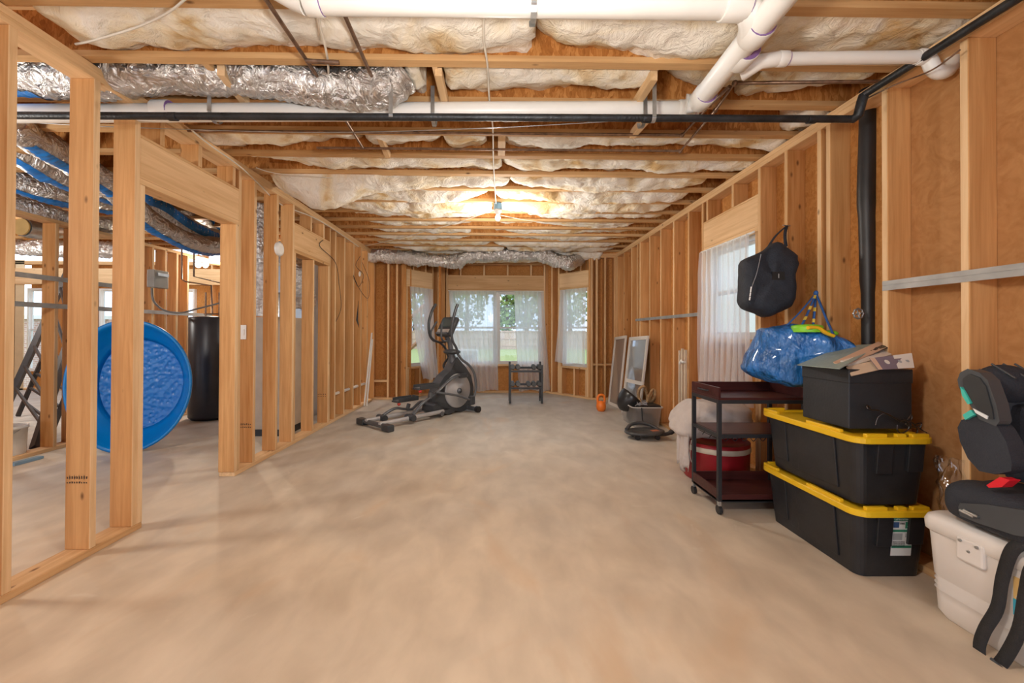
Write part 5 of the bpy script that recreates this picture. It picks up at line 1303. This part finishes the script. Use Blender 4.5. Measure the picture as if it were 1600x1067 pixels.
# dark cardboard box on the upper tote
KB = mat('matt_black_board', (.022, .025, .030), .5, var=.15, bump=.1)
zb = .374 + .382
bx0, bx1, by0, by1 = 1.898, 2.245, 2.17, 2.50
t = thing('dark_box', 'matt black box standing on the upper tote', 'box', ((bx0 + bx1) / 2, (by0 + by1) / 2, zb))
M().box(bx0, bx1, by0, by1, zb, 1.068).build('box_body', KB, t, bevel=.006)
M().box(bx0 - .003, bx1 + .003, by0 - .004, by1 + .003, 1.00, 1.078).build('box_lid', KB, t, bevel=.006)
# papers and packets on the box
def sheet(corners, name, m, label, cat, th=.004, parts=None):
    c4 = [V(p) for p in corners]; n_ = (c4[1] - c4[0]).cross(c4[3] - c4[0]).normalized()
    if n_.z < 0: n_ = -n_
    q = M(); q.add(c4 + [p + n_ * th for p in c4], [(0, 3, 2, 1), (4, 5, 6, 7), (0, 1, 5, 4), (1, 2, 6, 5), (2, 3, 7, 6), (3, 0, 4, 7)])
    o = q.build(name, m); tag(o, label, cat); return o, c4, n_
PAPT = mat('teal_printed_paper', (.30, .38, .36), .5, var=.12, scale=60); PAPW = mat('white_card', (.70, .66, .60), .5, var=.05); PAPP = mat('peach_card', (.62, .42, .30), .5, var=.1); PURC = mat('purple_grey_card', (.20, .16, .20), .45)
o, c4, n_ = sheet([P(1246, 571, X=1.89), P(1312, 577, Z=1.085), P(1378, 538, Y=2.46), P(1320, 541, Y=2.62)], 'booklet', PAPT, 'open teal printed booklet sloping on the left of the black box', 'booklet', .005)
sheet([P(1302, 568, Y=2.25) + V((0, 0, .004)), P(1316, 577, Y=2.18) + V((0, 0, .01)), P(1392, 541, Y=2.36), P(1372, 535, Y=2.44)], 'cardboard_sleeve', PAPP, 'narrow peach cardboard sleeve on top of the teal booklet', 'card', .006)
sheet([P(1312, 566, Y=2.24), P(1330, 574, Y=2.2), P(1392, 556, Y=2.3), P(1375, 548, Y=2.38)], 'card_box', PAPW, 'flattened white card box among the papers on the black box', 'card', .012)
PLB = mat('black_shiny_wrap', (.05, .05, .055), .15, var=.6, scale=25, bump=.8, bscale=40)
def pk(u, v): 
    a = P(1340, 560, Y=2.30); b = P(1382, 542, Y=2.38); p = a.lerp(b, u); return p + V((0, .07 * (v - .5), .014 * sin(pi * v) + .004 * fbm(u * 8, v * 8)))
o = M().grid(pk, 16, 8).build('plastic_packet', PLB, smooth=True, solid=.006); tag(o, 'crumpled shiny black plastic packet on the papers', 'packet')
q = [P(1322, 573, Y=2.165), P(1330, 590, Y=2.160), P(1394, 572, Y=2.150), P(1396, 558, Y=2.17)]
o, c4, n_ = sheet([P(1322, 574, Y=2.20), P(1330, 588, Y=2.155), P(1392, 574, Y=2.15), P(1384, 560, Y=2.2)], 'manila_folder', mat('tan_card', (.62, .46, .32), .6), 'tan card folder hanging over the front edge of the black box', 'card', .006)
cr = [P(1372, 578, Y=2.135), P(1428, 575, Y=2.135), P(1424, 552, Y=2.18), P(1358, 560, Y=2.18)]
o, c4, n_ = sheet(cr, 'printed_card', PURC, 'purple and white printed card on the right corner of the black box', 'card', .002)
n_ = -n_ if n_.y > 0 else n_
def oncard(u0, u1, v0, v1, m, k=.0032):
    p = lambda u, v: c4[0].lerp(c4[1], u).lerp(c4[3].lerp(c4[2], u), v) + n_ * k
    M().add([p(u0, v0), p(u1, v0), p(u1, v1), p(u0, v1)], [(0, 1, 2, 3)]).build('printed_area', m, o)
oncard(.55, 1, 0, 1, PAPW); oncard(0, .12, 0, 1, PAPP)
for (uu, vv, rr_, mm) in ((.34, .55, .18, PAPW), (.66, .5, .13, LBG), (.85, .5, .13, LBG)):
    p = c4[0].lerp(c4[1], uu).lerp(c4[3].lerp(c4[2], uu), vv) + n_ * .0045; ex = (c4[1] - c4[0]).normalized(); ey = (c4[3] - c4[0]).normalized(); r1 = rr_ * .07
    M().add([p + ex * (cos(a) * r1) + ey * (sin(a) * r1 * 1.1) for a in [i * pi / 8 for i in range(16)]], [tuple(range(16))]).build('printed_figure', mm, o)
# wire hooks in front of the box
WH = mat('dark_wire', (.10, .09, .085), .3, .9)
zl = .374 + .366
hk = thing('wire_hooks', 'bunch of dark bent wire hooks lying on the upper yellow lid', 'hook', tuple(P(1400, 678, Z=zl)))
def hw(pts, r=.0035): M().tube(spline(pts, 5), r, 6).build('hook_wire', WH, hk, smooth=True)
hw([P(1360, 637, Y=2.14), P(1355, 633, Y=2.13), P(1357, 639, Y=2.12), P(1375, 642, Y=2.12), P(1400, 654, Y=2.12), P(1420, 662, Y=2.11)])
hw([P(1368, 664, Y=2.13), P(1372, 652, Y=2.13), P(1385, 646, Y=2.12), P(1405, 658, Y=2.11)])
hw([P(1402, 664, Y=2.10), P(1402, 672, Y=2.10), P(1408, 677, Y=2.10), P(1418, 672, Y=2.10), P(1420, 664, Y=2.10), P(1414, 657, Y=2.10), P(1405, 659, Y=2.10)])
hw([P(1418, 656, Y=2.11), P(1424, 648, Y=2.11), P(1424, 656, Y=2.11), P(1415, 662, Y=2.10), P(1430, 668, Y=2.10), P(1438, 664, Y=2.1)])
hw([P(1410, 655, Y=2.12), P(1425, 660, Y=2.11), P(1434, 672, Y=2.11), P(1428, 680, Y=2.11), P(1418, 682, Y=2.11)])
hw([P(1430, 663, Y=2.12), P(1440, 661, Y=2.12), P(1438, 670, Y=2.12), P(1448, 676, Y=2.12)], .0028)

# ---------------------------------------------------------------- hanging bags
NAV = mat('black_navy_canvas', (.022, .028, .040), .75, var=.2, scale=20, bump=.35, bscale=90)
pts = [(1208, 379), (1216, 378), (1245, 403), (1244, 412), (1236, 416), (1238, 430), (1238, 448), (1236, 472), (1230, 481), (1197, 497), (1162, 482), (1155, 474), (1156, 453), (1155, 413), (1158, 407), (1190, 393)]
ydf = 3.06
ctr = P(1200, 438, Y=ydf)
t = thing('duffel_bag', 'black canvas duffel bag hanging by its handles from a right wall stud', 'bag', tuple(ctr))
N = 48
# closed outline resampled, inflated to a soft body
pp = [P(x, y, Y=ydf) for x, y in pts]
ang = sorted([(math.atan2(p.z - ctr.z, p.x - ctr.x), (V((p.x - ctr.x, 0, p.z - ctr.z))).length) for p in pp])
def rad_at(a):
    n = len(ang)
    for i in range(n):
        a0, r0 = ang[i]; a1, r1 = ang[(i + 1) % n]
        if i == n - 1: a1 += 2 * pi
        aa = a if a >= ang[0][0] else a + 2 * pi
        if a0 <= aa <= a1: 
            # straight chord between the two corners
            p0 = V((cos(a0), sin(a0))) * r0; p1 = V((cos(a1), sin(a1))) * r1; d = V((cos(aa), sin(aa)))
            den = d.x * (p1.y - p0.y) - d.y * (p1.x - p0.x)
            return (p0.x * (p1.y - p0.y) - p0.y * (p1.x - p0.x)) / den if abs(den) > 1e-9 else r0
    return .2
def bagfn(u, v):
    a = -pi + 2 * pi * u; r = rad_at(a); b = pi * v - pi / 2
    k = abs(cos(b)) ** .30; dpt = .135 * math.copysign(abs(sin(b)) ** .8, sin(b))
    p = ctr + V((cos(a) * r * k, 0, sin(a) * r * k)); cz = (p.z - ctr.z) / .35
    crease = -.025 * math.exp(-((p.x - ctr.x + .08 - .35 * (p.z - ctr.z)) / .03) ** 2)
    return V((p.x + dpt * .28, p.y + dpt * (1 - .25 * cz) + (crease if dpt < 0 else 0) * -1 + .008 * fbm(p.x * 9, p.z * 9, dpt * 8), p.z + .006 * fbm(p.x * 14, p.z * 12, 3)))
M().grid(bagfn, 60, 26, cu=True).build('bag_body', NAV, t, smooth=True)
nl = P(1229, 353, X=2.262)
for (a, b) in (((1199, 388), (1226, 354)), ((1228, 385), (1229, 354))):
    p0 = P(*a, Y=ydf - .02); M().tube(spline([p0, p0.lerp(nl, .5) + V((-.01, 0, .01)), nl], 5), .011, 6, flat=.3).build('handle_strap', NAV, t, smooth=True)
M().tube([nl + V((.03, 0, -.0)), nl + V((-.03, 0, .006))], .004, 6).build('nail', GALV, t)
zp = [P(x, y, Y=ydf - .135) for x, y in ((1189, 397), (1183, 425), (1176, 445), (1172, 460))]
M().tube(spline(zp, 4), .003, 5).build('zip', mat('zip_grey', (.25, .26, .28), .4), t, smooth=True)
for a, b in ((448, 456), (457, 463), (464, 469)): p, q = P(1174 - (a - 448) * .12, a, Y=ydf - .142), P(1173 - (a - 448) * .12, b, Y=ydf - .142); M().tube([p, q], .005, 6).build('zip_pull', mat('zip_white', (.75, .75, .75), .4), t)
p = P(1216, 431, Y=ydf - .135); M().box(p.x - .045, p.x + .045, p.y - .004, p.y + .0, p.z - .03, p.z + .03).build('logo_patch', INK, t)
text('I', .045, (p.x - .006, p.y - .006, p.z - .016), RX, mat('logo_white', (.6, .6, .6), .5), t)

BLB = mat('blue_woven_polythene', (.02, .15, .45), .33, var=.4, scale=7, bump=1., bscale=5.5, coat=.4, stretch=(1.6, 1.6, .8), bd=.10)
yb0 = 2.78
pts = [(1190, 513), (1206, 512), (1216, 508), (1235, 506), (1258, 508), (1290, 520), (1322, 535), (1335, 545), (1300, 585), (1262, 604), (1228, 603), (1205, 598), (1180, 590), (1164, 577), (1170, 563), (1182, 540)]
ctr = P(1240, 555, Y=yb0); pp = [P(x, y, Y=yb0 - (x - 1240) * .0016) for x, y in pts]
ang = sorted([(math.atan2(p.z - ctr.z, p.x - ctr.x), (V((p.x - ctr.x, 0, p.z - ctr.z))).length) for p in pp])
def bag2(u, v):
    a = -pi + 2 * pi * u; r = rad_at(a); b = pi * v - pi / 2
    k = abs(cos(b)) ** .36; dpt = .15 * math.copysign(abs(sin(b)) ** .85, sin(b))
    p = ctr + V((cos(a) * r * k, 0, sin(a) * r * k))
    w_ = .05 * (abs(fbm(p.x * 5 + (p.z - 1.5) * (p.x - 2.2) * 9, p.z * 2.5, 7 + dpt, 2)) ** .7) - .02 + .016 * abs(sin(17 * (p.x + .45 * p.z) + 3 * fbm(p.x * 3, p.z * 3, 1)))
    x = p.x; 
    return V((min(p.x + dpt * .1, 2.262), p.y + dpt + w_ - (p.x - ctr.x) * .55, max(.83 if p.x < 2.2 else .8, p.z + .010 * fbm(p.x * 12, p.z * 10, 3))))
t = thing('shopping_bag', 'big crinkled blue woven bag resting on the cart and hung from a nail', 'bag', tuple(ctr))
M().grid(bag2, 72, 30, cu=True).build('bag_body', BLB, t, smooth=True)
nl = P(1275, 458, X=2.268)
STRP = mat('blue_yellow_webbing', (.03, .12, .38), .6)
YST = mat('yellow_stripe', (.75, .55, .08), .5)
for i, (x, y, yy) in enumerate(((1230, 508, 2.74), (1253, 508, 2.66), (1270, 512, 2.80), (1304, 527, 2.62))):
    p0 = P(x, y, Y=yy); q = spline([p0, p0.lerp(nl, .5) + V((0, .0, -.008)), nl], 5)
    s_ = M().tube(q, .008, 6, flat=.35).build('strap', STRP, t, smooth=True)
    if i in (1, 2):
        for k in range(2, 9, 3): M().tube([q[k], q[k + 1]], .0088, 6, flat=.42).build('yellow_stripe', YST, s_)
M().ell(nl, (.016, .016, .02), 10).build('strap_knot', STRP, t, smooth=True)
GRN = mat('lime_plastic', (.22, .62, .03), .4); YLO = mat('orange_yellow_plastic', (.95, .52, .02), .4)
c = P(1262, 512, Y=2.68); o = M().lathe([(.085, -.03), (.09, 0), (.085, .014), (.05, .022), (0, .024)], 24, (c.x - .005, c.y, c.z + .0)).build('toy_disc', GRN, smooth=True); tag(o, 'lime green round toy lid showing at the top of the blue bag', 'toy')
pz = [P(1262, 512, Y=2.60), P(1277, 512, Y=2.60), P(1290, 520, Y=2.60), P(1302, 525, Y=2.60)]
o = M().tube(spline(pz, 4), .017, 8, flat=.7).build('curved_toy', YLO, smooth=True); tag(o, 'orange-yellow curved toy beside the lime lid in the blue bag', 'toy')
c = P(1296, 521, Y=2.70); o = M().ell(c, (.05, .05, .022), 14).build('toy_cup', GRN, smooth=True); tag(o, 'second lime toy at the right of the blue bag mouth', 'toy')

# ---------------------------------------------------------------- white cooler, car seat, strap
CW = mat('white_cooler_plastic', (.74, .70, .66), .42, var=.03); CWT = mat('cooler_trim', (.66, .62, .58), .45)
ox0, ox1, oy0, oy1 = 1.985, 2.26, 1.02, 1.865
t = thing('cooler', 'large off-white cooler at the right edge of the view', 'cooler', ((ox0 + ox1) / 2, (oy0 + oy1) / 2, 0))
prof_ = [(.03, .002), (.014, .03), (.012, .09), (.010, .12), (.006, .125), (.012, .135), (.006, .145), (.012, .155), (.006, .165), (.012, .175), (.006, .185), (-.001, .33), (-.004, .375)]
rings = [rrect(ox0 + i, ox1 - i * .3, oy0 + i, oy1 - i, .05, z) for i, z in prof_]
m_ = loft(rings); m_.add(rings[0], [tuple(reversed(range(24)))]); m_.add(rings[-1], [tuple(range(24))]); m_.build('body', CW, t, smooth=True)
rings = [rrect(ox0 + i, ox1, oy0 + i, oy1 - i, .05, z) for i, z in ((-.004, .376), (-.014, .385), (-.016, .42), (-.008, .445), (.01, .458), (.03, .46))]
m_ = loft(rings); m_.add(rings[0], [tuple(reversed(range(24)))]); m_.add(rings[-1], [tuple(range(24))]); ld = m_.build('lid', CW, t, smooth=True)
c = P(1518, 862, X=ox0 - .010); la = M().box(c.x - .012, c.x + .010, c.y - .05, c.y + .05, c.z - .05, c.z + .045).build('latch', CW, t, bevel=.008)
for d in (-.03, .03): M().tube([(c.x - .012, c.y + d, c.z + .033), (c.x - .018, c.y + d, c.z + .033)], .006, 10).build('screw', GALV, la)
M().tube([(c.x - .012, c.y, c.z), (c.x - .016, c.y, c.z)], .005, 10).build('screw', GALV, la)
# sticker
def cool(py_, pz_, k=.004): return V((ox0 - .010 - k, py_, pz_))
s0, s1 = P(1580, 900, X=ox0 - .014).y, P(1616, 900, X=ox0 - .014).y
ORS = mat('sticker_orange', (.72, .48, .18), .5); BLS = mat('sticker_blue', (.04, .38, .55), .5)
M().box(ox0 - .006, ox0 + .008, s1, s0, .245, .345).build('sticker', ORS, t); M().box(ox0 - .0075, ox0 + .008, s1, s0, .20, .262).build('sticker_lower', BLS, t)
tb = text('cool', .05, (0, 0, 0), Matrix.Identity(4), LBW, None)
tb.matrix_world = Matrix.Translation((ox0 - .0085, s0 - .008, .262)) @ Matrix(((0, 0, -1, 0), (-1, 0, 0, 0), (0, 1, 0, 0), (0, 0, 0, 1))); WMt = tb.matrix_world.copy(); tb.data.transform(WMt); tb.matrix_world = Matrix.Identity(4); attach(tb, t)
M().box(ox0 - .006, ox0 + .004, oy0 + .1, oy1 - .07, .372, .377).build('lid_seam', CWT, t)

# booster car seat on the cooler
SEAT = mat('dark_seat_fabric', (.022, .026, .036), .8, var=.2, bump=.3, bscale=120); SPL = mat('dark_grey_plastic', (.055, .062, .070), .42, var=.1); SDK = mat('smoke_plastic', (.03, .034, .038), .35)
RDG = mat('red_belt_guide', (.70, .015, .03), .3); TEAL = mat('teal_plastic', (.06, .50, .42), .4)
sx0, sx1 = 1.93, 2.262
t = thing('car_seat', 'black high-backed child car seat standing on the white cooler', 'car seat', (2.12, 1.6, .46))
def side(pxs, x0, x1, name, m, bev=.02, lean_=None):
    ps = [P(a, b, X=x0) for a, b in pxs]
    return M().prism([(p.y, p.z) for p in ps], lambda a, b, w: V((w, a, b)), x0, x1).build(name, m, t, bevel=bev)
# base shell and seat pad
side([(1497, 792), (1500, 786), (1540, 788), (1620, 800), (1620, 842), (1585, 836), (1530, 818), (1500, 806)], sx0, sx1, 'base_shell', SPL, .012)
def padfn(u, v):
    y = lerp(1.80, 1.22, u); a = 2 * pi * v
    h = .075 + .02 * sin(pi * u); w = .195
    q = (abs(cos(a)) ** 3 + abs(sin(a)) ** 3) ** (-1 / 3.)
    endk = min(1, (min(u, 1 - u) / .12)) ** .5 if min(u, 1 - u) < .12 else 1
    s_ = .35 + .65 * endk
    return V((2.10 + cos(a) * q * w * .84 * s_, y, .555 + sin(a) * q * h * s_ * (1 + .25 * abs(cos(a)) * (sin(a) > 0))))
M().grid(padfn, 26, 32).build('seat_cushion', SEAT, t, smooth=True)
for x in (sx0 + .02,):
    side([(1541, 758), (1562, 745), (1578, 750), (1565, 761), (1545, 762)], x - .012, x + .03, 'belt_guide', RDG, .004)['label'] = 'red belt guide'
for d in (0, .012): 
    c = P(1500 + d * 500, 797, X=sx0 - .005); M().tube([c, c + V((0, -.05, -.006))], .006, 8).build('anchor_connector', GALV, t, smooth=True)
# backrest: torso shell with left wing, headrest with two wings
yb1 = 1.70
def slabwing(pxs, x0, x1, name, m, lean=.0, bev=.03, shear=0., ref=None):
    ps = [P(a, b, X=x0) for a, b in pxs]
    return M().prism([(p.y, p.z) for p in ps], lambda a, b, w: V((w + shear * (w - x0), a, b)), x0, x1).build(name, m, t, bevel=bev)
# torso wing on the near side
w_ = slabwing([(1496, 668), (1502, 656), (1530, 650), (1556, 662), (1572, 690), (1581, 722), (1580, 736), (1555, 741), (1530, 736), (1512, 716), (1500, 690)], 1.955, 2.02, 'torso_wing', SEAT, bev=.026)
M().box(2.13, 2.262, 1.60, 1.70, .66, .98).build('back_panel', SEAT, t, bevel=.03)
w2_ = slabwing([(1586, 700), (1592, 672), (1615, 655), (1640, 670), (1650, 720), (1620, 745), (1596, 735)], 2.215, 2.262, 'torso_wing', SEAT, bev=.022)
# headrest near wing (outer shell faces the room)
hw_ = slabwing([(1496, 593), (1500, 582), (1512, 576), (1530, 582), (1543, 594), (1556, 630), (1562, 658), (1556, 666), (1530, 655), (1515, 632), (1498, 605)], 1.95, 2.00, 'headrest_wing', SPL, bev=.02)
slabwing([(1504, 592), (1514, 584), (1530, 590), (1540, 604), (1550, 640), (1552, 656), (1532, 648), (1519, 628), (1505, 604)], 1.944, 1.952, 'wing_cover', SDK, bev=.004)
slabwing([(1500, 604), (1506, 610), (1516, 630), (1512, 632), (1503, 618)], 1.938, 1.955, 'teal_tab', TEAL, bev=.003)['label'] = 'teal tab'
slabwing([(1504, 648), (1517, 640), (1522, 648), (1508, 656)], 1.942, 1.97, 'teal_tab', TEAL, bev=.003)['label'] = 'teal tab'
lb_ = slabwing([(1520, 638), (1543, 650), (1542, 655), (1524, 645)], 1.940, 1.944, 'warning_label', LBW, bev=0)
c = P(1565, 583, Y=1.72)
M().ell((2.15, 1.70, 1.055), (.11, .075, .085), 28).build('headrest_pad', SEAT, t, smooth=True)
for k in range(3): M().tube([(2.10 + .05 * k, 1.62 + .0, 1.09), (2.10 + .05 * k, 1.70, 1.143)], .004, 6).build('pad_seam', SPL, t)
M().box(2.06, 2.262, 1.66, 1.75, .88, 1.07).build('headrest_shell', SPL, t, bevel=.03)
slabwing([(1570, 640), (1570, 618), (1580, 604), (1600, 596), (1640, 596), (1660, 640), (1650, 690), (1620, 700), (1590, 684), (1578, 665)], 2.215, 2.262, 'headrest_wing', SPL, bev=.024)
slabwing([(1585, 645), (1586, 625), (1600, 612), (1635, 612), (1640, 670), (1600, 676)], 2.206, 2.217, 'wing_pad', SEAT, bev=.004)
# black webbing strap over the cooler front
WEB = mat('black_webbing', (.018, .018, .02), .7, var=.2, bump=.4, bscale=200)
def web(pts, w, name, par, wdir=(0, 1, 0), th=.003):
    q = spline(pts, 6); n = len(q); m_ = M(); vs = []
    for i, p in enumerate(q):
        d = (q[min(i + 1, n - 1)] - q[max(i - 1, 0)]).normalized(); s_ = V(wdir); s_ = (s_ - d * s_.dot(d)).normalized() * w / 2; n2_ = d.cross(s_).normalized() * th / 2
        vs += [p - s_ - n2_, p + s_ - n2_, p + s_ + n2_, p - s_ + n2_]
    fs = [(i * 4 + k, i * 4 + (k + 1) % 4, i * 4 + 4 + (k + 1) % 4, i * 4 + 4 + k) for i in range(n - 1) for k in range(4)]
    m_.add(vs, fs); return m_.build(name, WEB, par, smooth=True)
t = thing('webbing_belt', 'long black webbing belt with buckle hanging over the white cooler', 'strap', tuple(P(1560, 1040, Z=.01)))
xf = ox0 - .026
web([P(1640, 846, X=xf + .03) + V((0, 0, .0)), P(1600, 850, X=xf), P(1580, 862, X=xf - .006), P(1566, 905, X=xf), P(1558, 950, X=xf + .002), P(1538, 985, X=xf - .01), P(1530, 1015, X=xf - .02), P(1542, 1050, X=xf - .03), P(1556, 1075, X=xf - .04)], .042, 'belt_loop', t)
web([P(1640, 870, X=xf), P(1612, 890, X=xf), P(1602, 930, X=xf), P(1592, 985, X=xf - .002), P(1572, 1025, X=xf - .01), P(1558, 1042, X=xf - .02)], .042, 'belt_loop', t)
c = P(1560, 1046, X=xf - .025); R2 = Matrix.Rotation(.25, 3, 'X')
bk = M().obox(c, (.008, .062, .045), R2); bk.build('buckle', SPL, t, bevel=.004)
# clear plastic film between the totes and the cooler
FILM = glass('clear_film', (.90, .89, .88), .14)
def film(u, v):
    x = lerp(2.215, 2.268, u) - .05 * (1 - v) ** 2 * (1 - u) + .010 * fbm(u * 5, v * 6, 2); z = lerp(.01, .66, v)
    return V((min(x, 2.27), lerp(1.93, 2.03, .5 + .5 * sin(u * 3 + v)) + .03 * fbm(u * 6, v * 9, 9) - .03 * (1 - v), z))
o = M().grid(film, 20, 24).build('plastic_film', FILM, smooth=True); tag(o, 'crumpled clear plastic film between the totes and the cooler', 'plastic sheet')
